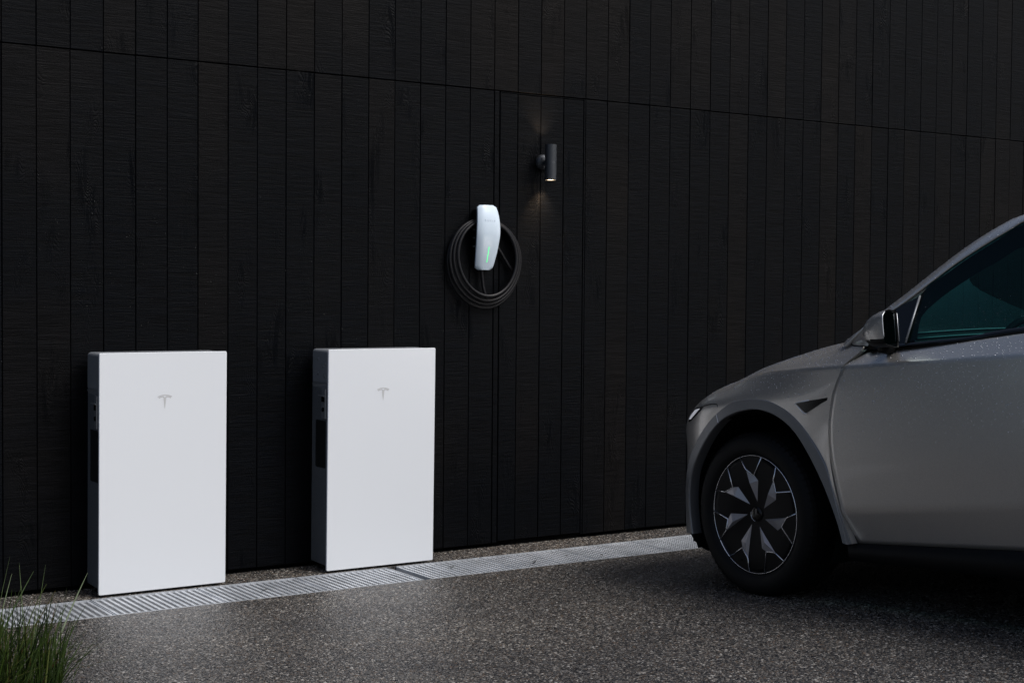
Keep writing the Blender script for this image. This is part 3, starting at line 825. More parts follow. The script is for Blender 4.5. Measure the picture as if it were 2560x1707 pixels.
# --- hood between the two crest lines
crest = FG[-1]
ci = np.linspace(0, nu - 1, 60).astype(int)
H = []
for i in ci:
    s, t, z = crest[i]
    rowp = []
    for q in np.linspace(-1, 1, 21):
        rowp.append((s + (1 - q * q) * 0.0, t * q, z + 0.018 * (1 - q * q) * min(1, t / 0.6)))
    H.append(rowp)
patch('hood', np.array(H), MT['paint'], car, -1)
# the hood's rear corner shut line by the mirror
hc = [(0.46, 0.806, 1.0975), (0.49, 0.822, 1.083), (0.52, 0.85, 1.072), (0.56, 0.868, 1.066), (0.615, 0.889, 1.0635), (0.655, 0.905, 1.062)]
seam_strip(cr(np.array(hc), 5), r=0.0022)
lo_ = resample(np.array(hc), 14); hi_ = resample(np.array([(0.466, 0.802, 1.0995), (0.506, 0.811, 1.113), (0.56, 0.822, 1.136), (0.605, 0.832, 1.160), (0.66, 0.838, 1.160)]), 14)
for sd in (1, -1):
    patch('pillar_base', np.array([lo_ * (1 - q) + hi_ * q + np.array([0, 0.010 * 4 * q * (1 - q) + 0.001, 0]) for q in np.linspace(0, 1, 8)]), MT['paint'], car, sd)

# --- doors
def lines(s, rear=False):
    k = np.interp(s, [2.9, 3.3, 3.6, 3.76], [1, 0.965, 0.86, 0.70])
    L0 = (0.898 * k, 0.266 + 0.040 * (s - 0.5) / 0.88 if s < 1.5 else 0.311)
    L1 = (0.946 * k, 0.40 + 0.070 * (s - 0.58) / 0.82 if s < 1.6 else 0.487)
    L2 = (0.961 * k, 0.66)
    L3 = (0.959 * k, 0.86)
    L4 = (0.950 * k, 0.985 + 0.026 * (s - 0.55) / 0.85)
    L5 = (0.886 * k, float(np.interp(s, [0.5, 0.63, 0.81, 0.967, 1.133, 1.363, 2.2, 3.0, 3.8], [1.036, 1.038, 1.046, 1.055, 1.067, 1.087, 1.13, 1.16, 1.17])))
    return [L0, L1, L2, L3, L4, L5]
def side_panel(name, s_left, s_right, sd, m=None, n=44, cutarch=None):
    """s_left/s_right: functions of height."""
    m6 = []
    for j in range(6):
        r = []
        z0 = lines(1.0)[j][1]
        a, b = s_left(lines(s_left(z0))[j][1]), s_right(z0)
        for s in np.linspace(a, b, n):
            t, z = lines(s)[j]; r.append((s, t, z))
        m6.append(r)
    A = np.array(m6)
    def vs2(B): return np.transpose(np.array([cr(B[:, i], 8) for i in range(B.shape[1])]), (1, 0, 2))
    lowp, midp, hip = vs2(A[:2]), vs2(A[1:5]), vs2(A[4:])
    G = np.concatenate([lowp[:-1], midp[:-1], hip], 0)
    if cutarch is None:
        # turned edges all round
        def rim(G):
            l = G[:, :1] + np.array([-0.0005, -0.03, 0]); r = G[:, -1:] + np.array([0.0005, -0.03, 0])
            G = np.concatenate([l, G, r], 1)
            b = G[:1] + np.array([0, -0.04, 0.002]); t = G[-1:] + np.array([0, -0.012, -0.002])
            return np.concatenate([b, G, t], 0)
        o = patch(name, rim(G), m or MT['paint'], car, sd)
        return o, G
    fs = []
    nv_, nu_ = G.shape[:2]
    for j in range(nv_ - 1):
        for i in range(nu_ - 1):
            c = (G[j, i] + G[j + 1, i + 1]) / 2
            if inside(c[0], c[2], cutarch): continue
            q = (j * nu_ + i, j * nu_ + i + 1, (j + 1) * nu_ + i + 1, (j + 1) * nu_ + i)
            fs.append(q[::-1] if sd > 0 else q)
    return mesh_obj(name, loc(G, sd).reshape(-1, 3), fs, m or MT['paint'], car, True), G
rear_hole = [(p[0] + 2.89, p[1]) for p in mid] + [(0.57 + 2.89, 0.0), (-0.46 + 2.89, 0.0)]
for sd in (1, -1):
    d, DG = side_panel('front_door', lambda z: gap(z) + 0.0026, lambda z: 1.60 + 0.0 * z, sd)
    if sd > 0: DROPS.append((d, 4200, 0.0009, 0.0028, 0.68))
    side_panel('rear_door', lambda z: 1.606, lambda z: 2.44 + 0.25 * max(0, z - 0.45), sd)
    side_panel('rear_quarter', lambda z: 2.446 + 0.25 * max(0, z - 0.45), lambda z: 3.76, sd, n=170, cutarch=rear_hole)
    ringr = ring.copy(); ringr[:, :, 0] += 2.89
    patch('arch_trim', ringr, MT['flare'], car, sd, flip=True)
    # black sill under the doors
    sil = []
    for s in np.linspace(0.52, 2.50, 12):
        z = lines(s)[0][1]
        sil.append([(s, 0.80, 0.19), (s, 0.895, 0.195), (s, 0.912, 0.215), (s, 0.914, z - 0.008), (s, 0.86, z + 0.01)])
    patch('sill', np.array(sil), MT['black_plastic'], car, sd, flip=True)
    # belt strip, glass, pillar
    bl = np.array([(0.665, 0.903, 1.040), (0.805, 0.8985, 1.0475), (0.967, 0.893, 1.0565), (1.133, 0.886, 1.0685), (1.363, 0.8745, 1.0885), (2.2, 0.868, 1.132), (3.05, 0.85, 1.166)])
    bu = np.array([(0.665, 0.8835, 1.060), (0.822, 0.8815, 1.069), (0.958, 0.8775, 1.0755), (1.126, 0.8725, 1.0845), (1.353, 0.855, 1.1125), (2.2, 0.852, 1.155), (3.05, 0.835, 1.19)])
    patch('belt_strip', np.array([cr(bl - np.array([0, 0.01, 0.008]), 6), cr(bl, 6), cr(bu + np.array([0, 0.004, 0]), 6), cr(bu + np.array([0, -0.012, 0.001]), 6)]), MT['black_gloss'], car, sd)
    plow = np.array([(0.6015, 0.8303, 1.1595), (0.6509, 0.8167, 1.1821), (0.7153, 0.7983, 1.2129), (0.8187, 0.7521, 1.2898), (0.9313, 0.7019, 1.3736), (1.0467, 0.6602, 1.443), (1.162, 0.6233, 1.5045), (1.1917, 0.6143, 1.5195), (1.45, 0.592, 1.560), (1.9, 0.588, 1.572), (2.4, 0.60, 1.525), (2.8, 0.64, 1.41), (3.05, 0.70, 1.285)])
    pup = np.array([(0.5061, 0.8132, 1.113), (0.5574, 0.7956, 1.1424), (0.633, 0.7489, 1.2202), (0.7086, 0.714, 1.2784), (0.8212, 0.6588, 1.3703), (0.9343, 0.6086, 1.454), (1.0516, 0.5691, 1.5199), (1.1452, 0.5492, 1.553), (1.40, 0.538, 1.594), (1.9, 0.53, 1.606), (2.4, 0.54, 1.562), (2.85, 0.56, 1.45), (3.2, 0.58, 1.30)])
    # start of the pillar runs down into the fender top
    plow = np.concatenate([[(0.50, 0.872, 1.066), (0.545, 0.858, 1.105)], plow]); pup = np.concatenate([[(0.445, 0.80, 1.088), (0.470, 0.806, 1.098)], pup])
    a, b = resample(cr(plow, 6), 90), resample(cr(pup, 6), 90)
    midl = (a + b) / 2; midl[:, 1] += 0.009; midl[:, 2] += 0.004
    ins = b.copy(); ins[:, 1] -= 0.03; ins[:, 2] -= 0.004
    aa = a.copy(); aa[:, 1] -= 0.02
    pr = patch('roof_pillar', np.array([aa, a, a * 0.6 + midl * 0.4 + np.array([0, 0.003, 0]), midl, b * 0.7 + midl * 0.3 + np.array([0, 0.002, 0.002]), b, ins]), MT['paint'], car, sd)
    if sd > 0: DROPS.append((pr, 4200, 0.0009, 0.0028, 0.0))
    # black sail panel in the front corner of the door window
    up = resample(np.array([(0.60, 0.832, 1.1585), (0.7153, 0.797, 1.2125), (0.8087, 0.770, 1.2548)]), 8)
    dn = resample(np.array([(0.60, 0.892, 1.045), (0.70, 0.888, 1.055), (0.824, 0.8825, 1.0695)]), 8)
    patch('sail_panel', np.array([dn, up]), MT['black_gloss'], car, sd)
    MB().tube(loc(np.array([(0.829, 0.8855, 1.0700), (0.822, 0.835, 1.155), (0.815, 0.774, 1.2560)]), sd), 0.0045, 6).build('window_divider', MT['bracket'], car, True)
    # front door glass
    gu = resample(np.concatenate([[(0.830, 0.8750, 1.0815)], [(0.818, 0.7640, 1.265)], plow[5:11], [(1.55, 0.589, 1.565)]]), 40)
    # left edge is the divider: build the pane as a fan of columns between sill line and pillar line
    su = np.linspace(0.828, 1.545, 40)
    top = np.stack([su, np.interp(su, plow[:, 0], plow[:, 1]), np.interp(su, plow[:, 0], plow[:, 2])], 1)
    bot = np.stack([su, np.interp(su, bu[:, 0], bu[:, 1]), np.interp(su, bu[:, 0], bu[:, 2])], 1)
    pane = []
    for q in np.linspace(-0.02, 1.0, 10):
        r = bot + (top - bot) * q; r[:, 1] += -0.004; pane.append(r)
    gp_ = patch('side_window', np.array(pane), MT['side_glass'] if sd > 0 else MT['dark_glass'], car, sd)
    if sd > 0: DROPS.append((gp_, 500, 0.0007, 0.0015, -1.0))
    su = np.linspace(1.63, 2.95, 30)
    top = np.stack([su, np.interp(su, plow[:, 0], plow[:, 1]), np.interp(su, plow[:, 0], plow[:, 2])], 1)
    bot = np.stack([su, np.interp(su, bu[:, 0], bu[:, 1]), np.interp(su, bu[:, 0], bu[:, 2])], 1)
    patch('side_window', np.array([bot, bot * 0.5 + top * 0.5 + np.array([0, 0.01, 0]), top]), MT['side_glass'] if sd > 0 else MT['dark_glass'], car, sd)
    su = np.linspace(1.54, 1.635, 3)
    top = np.stack([su, np.interp(su, plow[:, 0], plow[:, 1]), np.interp(su, plow[:, 0], plow[:, 2])], 1)
    bot = np.stack([su, np.interp(su, bu[:, 0], bu[:, 1]), np.interp(su, bu[:, 0], bu[:, 2])], 1)
    patch('centre_pillar', np.array([bot, bot * 0.5 + top * 0.5 + np.array([0, 0.0105, 0]), top]), MT['black_gloss'], car, sd)
    # inner trim of the pillar and header, seen through the glass
    ib = np.array([(0.8284, 0.816, 1.0833), (0.8122, 0.7832, 1.138), (0.8134, 0.7548, 1.1853), (0.8759, 0.7174, 1.2476), (0.9443, 0.6893, 1.2944), (1.0134, 0.6639, 1.3368), (1.0846, 0.6433, 1.3712), (1.1454, 0.6214, 1.4076), (1.1858, 0.6138, 1.4203), (1.5, 0.58, 1.48), (2.3, 0.57, 1.47)])
    ob = np.array([(0.79, 0.832, 1.075), (0.76, 0.80, 1.14), (0.75, 0.775, 1.19), (0.8187, 0.735, 1.288), (0.9013, 0.70, 1.345), (0.9713, 0.67, 1.395), (1.0467, 0.645, 1.437), (1.10, 0.625, 1.468), (1.1917, 0.60, 1.513), (1.5, 0.577, 1.558), (2.3, 0.57, 1.535)])
    patch('pillar_trim', np.array([resample(cr(ib, 4), 50), resample(cr(ob, 4), 50)]), MT['interior'], car, sd)

# --- glass roof, windscreen, tail
def across(edge, bulge, n=15):
    out = []
    for (s, t, z), bb in zip(edge, bulge):
        out.append([(s, t * q, z + bb * (1 - q * q)) for q in np.linspace(-1, 1, n)])
    return np.array(out)
ws = np.array([(0.46, 0.785, 1.090), (0.56, 0.765, 1.140), (0.72, 0.685, 1.278), (0.94, 0.58, 1.452), (1.15, 0.525, 1.550)])
wse = cr(ws, 5)
Wp = across(wse, np.full(len(wse), 0.03))
fade = np.interp(wse[:, 2], [1.09, 1.55], [0.24, 0.06])
for j in range(len(wse)):
    for i, q in enumerate(np.linspace(-1, 1, 15)): Wp[j, i, 0] -= fade[j] * (1 - q * q)
patch('windscreen', Wp, MT['windscreen'], car, -1)
rf = cr(np.array([(1.15, 0.522, 1.551), (1.4, 0.512, 1.590), (1.9, 0.505, 1.600), (2.4, 0.515, 1.558), (2.85, 0.535, 1.446), (3.2, 0.555, 1.297)]), 5)
patch('roof_glass', across(rf, np.full(len(rf), 0.03)), MT['roof_tint'], car, -1)
tl = np.array([(3.2, 0.60, 1.297), (3.45, 0.62, 1.185), (3.62, 0.66, 1.150)])
patch('rear_hatch', across(cr(tl, 4), np.full(9, 0.02)), MT['paint'], car, -1)
end = np.array([lines(3.76)[j] for j in range(6)])
patch('rear_bumper', np.array([[(3.76 + 0.05 * (1 - q * q), t * q, z) for q in np.linspace(-1, 1, 9)] for t, z in end] + [[(3.62, 0.66 * q, 1.15) for q in np.linspace(-1, 1, 9)]]), MT['paint'], car, 1)
# quarter deck closing the gap between rail and rear quarter
for sd in (1, -1):
    patch('rear_deck', np.array([[(s, lines(s)[5][0], lines(s)[5][1]) for s in np.linspace(3.0, 3.76, 8)], [(s, t, z) for s, t, z in resample(np.array([(3.05, 0.64, 1.36), (3.2, 0.60, 1.297), (3.62, 0.66, 1.15), (3.76, 0.62, 1.15)]), 8)]]), MT['paint'], car, sd)
# floor pan and wheel wells
fl = MB().box(-0.62, 3.55, -0.74, 0.74, 0.17, 0.24)
fl.build('floor_pan', MT['dark'], car)
lip = np.array([FG[0][: int(6.2 * mu)], FG[0][: int(6.2 * mu)] * np.array([0.93, 0.95, 1]) + np.array([0.02, 0, -0.045])])
for sd in (1, -1):
    patch('chin', lip, MT['black_plastic'], car, sd, flip=True)
    for sx in (0.03, 2.92):
        well = []
        for a in np.linspace(math.radians(-28), math.radians(208), 30):
            well.append([(sx + 0.455 * math.cos(a), 0.50, 0.375 + 0.425 * math.sin(a)), (sx + 0.455 * math.cos(a), 0.93, 0.375 + 0.425 * math.sin(a))])
        patch('wheel_well', np.array(well), MT['dark'], car, sd)
        mw = MB(); mw.box(sx - 0.46, sx + 0.46, -0.5 if sd > 0 else 0.49, -0.49 if sd > 0 else 0.5, 0.17, 0.82); mw.build('wheel_well', MT['dark'], car)
    # corner filler ahead of the wheel, black lower lip of the bumper
cfp = resample(cr(np.array([(-0.56, 0.285), (-0.555, 0.262), (-0.537, 0.236), (-0.49, 0.200), (-0.433, 0.170), (-0.346, 0.153), (-0.24, 0.153)]), 4), 20)
cfw = np.interp(cfp[:, 0], [-0.56, -0.48, -0.40, -0.3], [0.83, 0.855, 0.865, 0.865])
patch('bumper_lip', np.array([[(s_, w_ * q, z_) for q in np.linspace(-1, 1, 9)] for (s_, z_), w_ in zip(cfp, cfw)]), MT['dark'], car, 1)
for sd in (1, -1):
    patch('bumper_lip', np.array([[(s_, w_, z_) for (s_, z_), w_ in zip(cfp, cfw)], [(s_, w_, 0.32) for (s_, z_), w_ in zip(cfp, cfw)]]), MT['dark'], car, sd)

# --- cabin
MB().box(0.52, 0.86, -0.70, 0.70, 0.80, 0.985).build('dashboard', MT['interior'], car)
dt = across(np.array([(0.36, 0.70, 1.045), (0.55, 0.72, 1.090), (0.70, 0.73, 1.110), (0.73, 0.73, 1.106), (0.79, 0.735, 1.00)]), [0.018] * 5, 9)
patch('dash_top', dt, MT['interior'], car, -1)
for ds, dzz in ((0.734, 1.109), (0.746, 1.088)):
    MB().tube([(ds, y, dzz + 0.018 * (1 - (y / 0.73) ** 2)) for y in np.linspace(-0.72, 0.72, 15)], 0.0035, 6).build('dash_trim', MT['interior_light'], car, True)
MB().box(0.88, 0.91, -0.19, 0.19, 0.99, 1.19).build('screen', MT['black_gloss'], car)
MB().tube([(0.96 + 0.06 * math.sin(a), -0.36 + 0.18 * math.cos(a), 0.985 + 0.17 * math.sin(a)) for a in np.linspace(0, 2 * math.pi, 30)[:-1]], 0.014, 8, closed=True).build('steering_wheel', MT['interior'], car, True)
for y in (-0.37, 0.37):
    seat = MB()
    sec = [(1.62, 0.55), (1.66, 0.75), (1.74, 1.0), (1.80, 1.18)]
    P = [[(s + 0.05 - 0.06 * abs(q), y + 0.24 * q * (1 if z < 1.1 else 0.8), z) for q in np.linspace(-1, 1, 9)] for s, z in sec]
    seat.grid(P); seat.box(1.25, 1.68, y - 0.24, y + 0.24, 0.42, 0.60)
    so = seat.build('seat', MT['interior_light'], car, True)
    bevel(MB().box(1.78, 1.88, y - 0.13, y + 0.13, 1.20, 1.36).build('headrest', MT['interior_light'], so), 0.04, 3)
for sd in (1, -1):
    dcard = np.array([[(s, 0.80, 0.45), (s, 0.835, 0.8), (s, 0.86, 1.045), (s, 0.80, 1.06), (s, 0.78, 1.03)] for s in np.linspace(0.72, 2.6, 10)])
    patch('door_card', dcard, MT['interior_light'] if sd < 0 else MT['interior'], car, sd)

# --- door mirrors
def mirror(sd):
    # rim of the glass face (outer edge further back), then the shell shrinking forward to its nose
    rimp = np.array([(0.826, 0.930, 1.1945), (0.848, 1.005, 1.199), (0.866, 1.045, 1.183), (0.870, 1.056, 1.160), (0.860, 1.058, 1.094), (0.868, 1.050, 1.073), (0.866, 1.02, 1.062), (0.845, 0.95, 1.053), (0.832, 0.930, 1.060), (0.828, 0.928, 1.13)])
    cc = rimp.mean(0); nn = np.linalg.svd(rimp - cc)[2][2]; rimp = rimp - ((rimp - cc) @ nn)[:, None] * nn
    rc = np.concatenate([rimp, rimp[:1]]); rc = cr(rc, 5)[:-1]
    cen = np.array([0.70, 0.985, 1.105])
    rings = []
    m0 = rc.mean(0); q = rc - m0
    ang = np.arctan2(q[:, 2] / 0.075, q[:, 1] / 0.065)
    el = np.stack([q[:, 0] * 0.3, 0.062 * np.cos(ang), 0.066 * np.sin(ang)], 1)
    for fwd, k, b in ((0.0, 1.0, 0.0), (0.014, 1.004, 0.05), (0.04, 0.985, 0.3), (0.068, 0.93, 0.6), (0.092, 0.80, 0.85), (0.110, 0.60, 1.0), (0.121, 0.30, 1.0), (0.123, 0.02, 1.0)):
        rings.append((q * (1 - b) + el * b) * k + m0 + np.array([-fwd, -0.02 * fwd, 0.001 - 0.07 * fwd]))
    A = np.array(rings)
    A = np.concatenate([A, A[:, :1]], 1)
    mo = empty('door_mirror'); mo.parent = car
    nvv, nuu = A.shape[:2]
    lowm = lambda c, j: c[2] < A[j, :, 2].mean() - 0.034
    for nm, test, m in (('mirror_cap', lambda c, j: not lowm(c, j), MT['paint']), ('mirror_base', lowm, MT['black_plastic'])):
        fs = []
        for j in range(nvv - 1):
            for i in range(nuu - 1):
                c = (A[j, i] + A[j + 1, i + 1] + A[j, i + 1] + A[j + 1, i]) / 4
                if test(c, j):
                    q = (j * nuu + i, j * nuu + i + 1, (j + 1) * nuu + i + 1, (j + 1) * nuu + i)
                    fs.append(q if sd > 0 else q[::-1])
        used = sorted({k for f in fs for k in f}); mp = {k: i for i, k in enumerate(used)}
        o = mesh_obj(nm, loc(A, sd).reshape(-1, 3)[used], [tuple(mp[k] for k in f) for f in fs], m, mo, True)
        if sd > 0 and nm == 'mirror_cap': DROPS.append((o, 6500, 0.0009, 0.0018, 0.0))
    c = rc.mean(0)
    bez = np.array([np.r_[rc, rc[:1]], np.r_[(rc - c) * 0.93 + c - np.array([0.004, 0, 0]), ((rc - c) * 0.93 + c - np.array([0.004, 0, 0]))[:1]]])
    patch('mirror_bezel', bez, MT['black_plastic'], mo, sd, flip=False)
    g2 = (rc - c) * 0.925 + c - np.array([0.0045, 0, 0])
    mesh_obj('mirror_glass', loc(np.concatenate([g2, [g2.mean(0)]]), sd), [((i, (i + 1) % len(g2), len(g2)) if sd < 0 else ((i + 1) % len(g2), i, len(g2))) for i in range(len(g2))], MT['mirror_glass'], mo)
    # bright edges of the housing
    MB().tube(loc(rc[int(1.6 * 5):int(4.2 * 5)] + np.array([0.001, 0.001, 0]), sd), 0.0021, 6).build('mirror_edge', MT['chrome'], mo, True)
    MB().tube(loc(np.array([(0.829, 0.930, 1.187), (0.832, 0.929, 1.13), (0.836, 0.930, 1.078)]), sd), 0.0014, 6).build('mirror_edge', MT['chrome'], mo, True)
    MB().tube(loc(np.array([(0.77, 0.95, 1.06), (0.765, 0.91, 1.052), (0.76, 0.87, 1.05)]), sd), 0.026, 10).build('mirror_foot', MT['black_plastic'], mo, True)
for sd in (1, -1): mirror(sd)

# --- side camera vent on the fender
for sd in (1, -1):
    def onf(s, z): return (s, float(np.interp(z, [0.77, 0.86, 0.985], [0.953, 0.9485, 0.930])), z)
    vt = [onf(0.300, 0.836), onf(0.472, 0.857), onf(0.470, 0.850), onf(0.440, 0.838), onf(0.352, 0.796)]
    V = [(s, t + 0.006, z) for s, t, z in vt] + [(s, t - 0.01, z) for s, t, z in vt]
    n = 5
    f = [tuple(range(n)), *[(i, (i + 1) % n, n + (i + 1) % n, n + i) for i in range(n)]]
    if sd > 0: f = [q[::-1] for q in f]
    vo = mesh_obj('side_repeater', loc(np.array(V), sd), f, MT['black_gloss'], car); bevel(vo, 0.002, 2)
    MB().tube(loc(np.array([(0.372, 0.957, 0.848), (0.298, 0.956, 0.837), (0.294, 0.957, 0.832), (0.345, 0.961, 0.794), (0.360, 0.961, 0.793)]), sd), 0.0026, 6).build('vent_edge', MT['chrome'], vo, True)

# --- wheels
def tyre_mesh():
    m = MB()
    # profile in (radius, offset outwards from the wheel's centre plane)
    pr = [(0.235, -0.11), (0.262, -0.118), (0.30, -0.128), (0.325, -0.125), (0.343, -0.112), (0.3525, -0.085), (0.3525, 0.085), (0.343, 0.112), (0.332, 0.1235), (0.31, 0.1285), (0.285, 0.127), (0.270, 0.121), (0.2635, 0.112), (0.252, 0.100), (0.235, 0.095)]
    m.lathe(pr, 96, 'y')
    return m
def make_wheel(sx, sd):
    root = empty('wheel'); root.parent = car
    root.location = (sx, -sd * 0.818, 0.352)
    if sd < 0: root.rotation_euler = (0, 0, math.pi)
    out = -1.0                                            # outward is local -Y
    t = tyre_mesh(); t.v = [(x, -y, z) for x, y, z in t.v]; t.f = [f[::-1] for f in t.f]
    ty = t.build('tyre', MT['rubber'], root, True)
    tb = MB()                                             # shoulder tread blocks
    for k in range(70):
        a = 2 * math.pi * k / 70; da = 2 * math.pi / 70 * 0.34
        P = []
        for r, y in ((0.3555, -0.082), (0.3545, -0.094), (0.347, -0.1105), (0.338, -0.1195)):
            P.append([((r + 0.0012) * math.cos(a + e), y - 0.0006, (r + 0.0012) * math.sin(a + e)) for e in (-da, da)])
        tb.grid(P, flip=True)
    tag(tb.build('tread_block', MT['rubber'], ty), kind='stuff')
    d = 0.112                                             # face of the cover
    cv = MB()
    cv.lathe([(0.0, -(d - 0.018)), (0.05, -(d - 0.016)), (0.11, -(d - 0.008)), (0.18, -(d - 0.002)), (0.235, -d), (0.2535, -(d - 0.001)), (0.2545, -0.085)], 84, 'y')
    co = cv.build('wheel_cover', MT['rim_black'], root, True)
    def yy(r): return -float(np.interp(r, [0, 0.05, 0.11, 0.18, 0.235, 0.257], [d - 0.018, d - 0.016, d - 0.008, d - 0.002, d, d]))
    def pt(r, ang, h=0.0): return (r * math.cos(ang), yy(r) - h, r * math.sin(ang))
    rg = MB(); n = 120
    rg.lathe([(0.2545, -(d - 0.004)), (0.2545, -(d + 0.0025)), (0.2572, -(d + 0.0025)), (0.2578, -(d - 0.004))], n, 'y')
    rg.build('rim_edge', MT['rim_silver'], root, True)
    for k in range(7):
        ph = math.radians(91.8 + 51.4286 * k)
        # seen from the car's left with the nose to the left, angle grows counter-clockwise: +X (rearward) is right
        A_ = [(0.2545, ph + math.radians(15.2)), (0.198, ph + math.radians(10.5)), (0.170, ph - math.radians(4)), (0.2545, ph - math.radians(14.8))]
        p0, p1, p2, p3 = [pt(r, a, 0.0030) for r, a in A_]
        tr = MB(); tr.tube([p0, p1, p2, p3], 0.0034, 6)
        tr.build('pocket_edge', MT['rim_silver'], co, True)
        # facet, greyed for the sky it reflects, running from the pocket in towards the hub, tipped up out of the disc
        a_in = ph - math.radians(10)
        q = [pt(0.198, ph + math.radians(10.5), 0.002), pt(0.170, ph - math.radians(4), 0.002), pt(0.150, ph - math.radians(12.5), 0.0015), pt(0.055, a_in, 0.001), pt(0.135, ph + math.radians(3), 0.016)]
        fc = MB().add(q, [(0, 1, 4), (1, 2, 4), (2, 3, 4), (0, 4, 3)])
        fc.f = [f[::-1] for f in fc.f]
        fc.build('wheel_facet', MT['rim_sky_grey'], co)
        # recessed insert of the pocket
        arc = [pt(0.2535, ph + math.radians(15.0 - 29.6 * i / 6), 0.0022) for i in range(7)]
        ins = MB().add([pt(0.197, ph + math.radians(10.2), 0.0022), pt(0.171, ph - math.radians(3.8), 0.0022)] + arc[::-1], [tuple(range(9))])
        ins.build('pocket_insert', MT['rim_black'], co)
    MB().lathe([(0.0, -(d - 0.008)), (0.024, -(d - 0.008)), (0.030, -(d - 0.010)), (0.0325, -(d - 0.016))], 32, 'y').build('hub_cap', MT['black_gloss'], co, True)
    MB().tube([((0.0315) * math.cos(a), -(d - 0.0105), 0.0315 * math.sin(a)) for a in np.linspace(math.radians(165), math.radians(260), 12)], 0.0012, 6).build('cap_highlight', MT['rim_silver'], co, True)  # silver arc drawn as the curved highlight on the hub cap
    MB().tube([pt(0.222, math.radians(-112.5), 0.001 + 0.003 * i) for i in range(4)], 0.0042, 8).build('valve', MT['black_gloss'], co, True)
    return root
for sx in (0.0, 2.89):
    for sd in (1, -1): make_wheel(sx, sd)

# --- headlights sit in the front corner
def surf(side_t_of):
    return None
from mathutils.bvhtree import BVHTree
bv = [MB().grid(loc(FG, 1))]
BT = BVHTree.FromPolygons(bv[0].v, bv[0].f)
CC = Vector((1.4, 0.0, 0.6))
def snap_p(p, off):
    h = BT.find_nearest(p); nn = h[1]
    if nn.dot(h[0] - CC) < 0: nn = -nn
    return h[0] + nn * off
def decal(name, pts, m, off, sd, parent=car):
    P = np.array([(s_, -t_, z_) for s_, t_, z_ in pts])
    P = resample(np.r_[P, P[:1]], 25)[:-1]
    c = P.mean(0); rings = []
    for k in (1.0, 0.8, 0.6, 0.4, 0.2, 0.02):
        rings.append([tuple(snap_p(Vector(c + (p - c) * k), off if k < 1 else -0.001)) for p in P])
        if k == 1.0: rings.append([tuple(snap_p(Vector(p), off)) for p in P])
    R2 = np.array(rings); R2[:, :, 1] *= sd
    return MB().grid(R2, close=True, flip=sd < 0).build(name, m, parent, False)
for sd in (1, -1):
    fr = decal('headlight', [(-0.4595, 0.8571, 0.7929), (-0.395, 0.895, 0.8055), (-0.3392, 0.9217, 0.8150), (-0.3012, 0.9296, 0.8211), (-0.3254, 0.9302, 0.800), (-0.370, 0.920, 0.774), (-0.4159, 0.9058, 0.7525), (-0.4658, 0.8795, 0.7425), (-0.4560, 0.8760, 0.7708)], MT['black_gloss'], 0.0025, sd)
    decal('light_guide', [(-0.3315, 0.9267, 0.8085), (-0.3966, 0.8994, 0.7975), (-0.4360, 0.8861, 0.7810), (-0.4590, 0.8819, 0.7560), (-0.432, 0.8958, 0.7576), (-0.3817, 0.9156, 0.7795)], MT['lamp_glint'], 0.0045, sd, fr)

# --- rain on the car: real beads on the wet panels, one mesh
def beads(host_list, name, parent, M_inv=None):
    V, F = [], []
    hs = 5
    for o, dens, r0, r1, zmin in host_list:
        me = o.data
        for p in me.polygons:
            c = p.center
            if c.z < zmin: continue
            k = dens * p.area
            if zmin > 0: k *= min(1.0, (c.z - zmin) / 0.22 + 0.04) 
            if zmin == -1.0: k *= 2.2 * math.exp(-((c.z - 1.16) / 0.05) ** 2) + 0.12
            cnt = int(k) + (1 if random.random() < k - int(k) else 0)
            if not cnt: continue
            vs_ = [me.vertices[i].co for i in p.vertices]
            nn = p.normal
            if nn.y > 0.05: nn = -nn
            tx = nn.orthogonal().normalized(); ty = nn.cross(tx)
            for _ in range(cnt):
                a, b = random.random(), random.random()
                q = vs_[0].lerp(vs_[1], a).lerp(vs_[-1].lerp(vs_[2], a), b) if len(vs_) > 3 else vs_[0].lerp(vs_[1], a).lerp(vs_[2], b)
                r = r0 + (r1 - r0) * random.random() ** 2.2
                q = q + nn * 0.0002
                bi = len(V)
                for rr, h in ((1.0, 0.0), (0.72, 0.42)):
                    for i in range(hs):
                        an = 2 * math.pi * i / hs
                        V.append(q + (tx * math.cos(an) + ty * math.sin(an)) * (r * rr) + nn * (r * h))
                V.append(q + nn * (r * 0.62))
                for i in range(hs):
                    j = (i + 1) % hs
                    F.append((bi + i, bi + j, bi + hs + j, bi + hs + i)); F.append((bi + hs + i, bi + hs + j, bi + 2 * hs))
    return mesh_obj(name, V, F, MT['drop'], parent, True)
tag(beads(DROPS, 'rain_beads', car), kind='stuff')

# --- rain splashed on the lower wall
V, F = [], []
for _ in range(420):
    x = random.gauss(0.75, 0.65); z = random.gauss(1.45, 0.34)
    if x < -0.5 or x > 2.1 or z > 2.1 - 0.18 * x: continue
    r = random.uniform(0.0007, 0.0016)
    bi = len(V)
    for rr, h in ((1.0, 0.0), (0.7, 0.45)):
        for i in range(5):
            an = 2 * math.pi * i / 5
            V.append((x - X0 + r * rr * math.cos(an), -0.0016 - r * h, z + r * rr * math.sin(an) * 1.3))
    V.append((x - X0, -0.0016 - r * 0.7, z))
    for i in range(5):
        j = (i + 1) % 5
        F.append((bi + i, bi + j, bi + 5 + j, bi + 5 + i)); F.append((bi + 5 + i, bi + 5 + j, bi + 10))
tag(mesh_obj('rain_splash', V, F, mat('water_splash', (0.02, 0.02, 0.02), 0.2, spec=1.0), wall, True), kind='stuff')

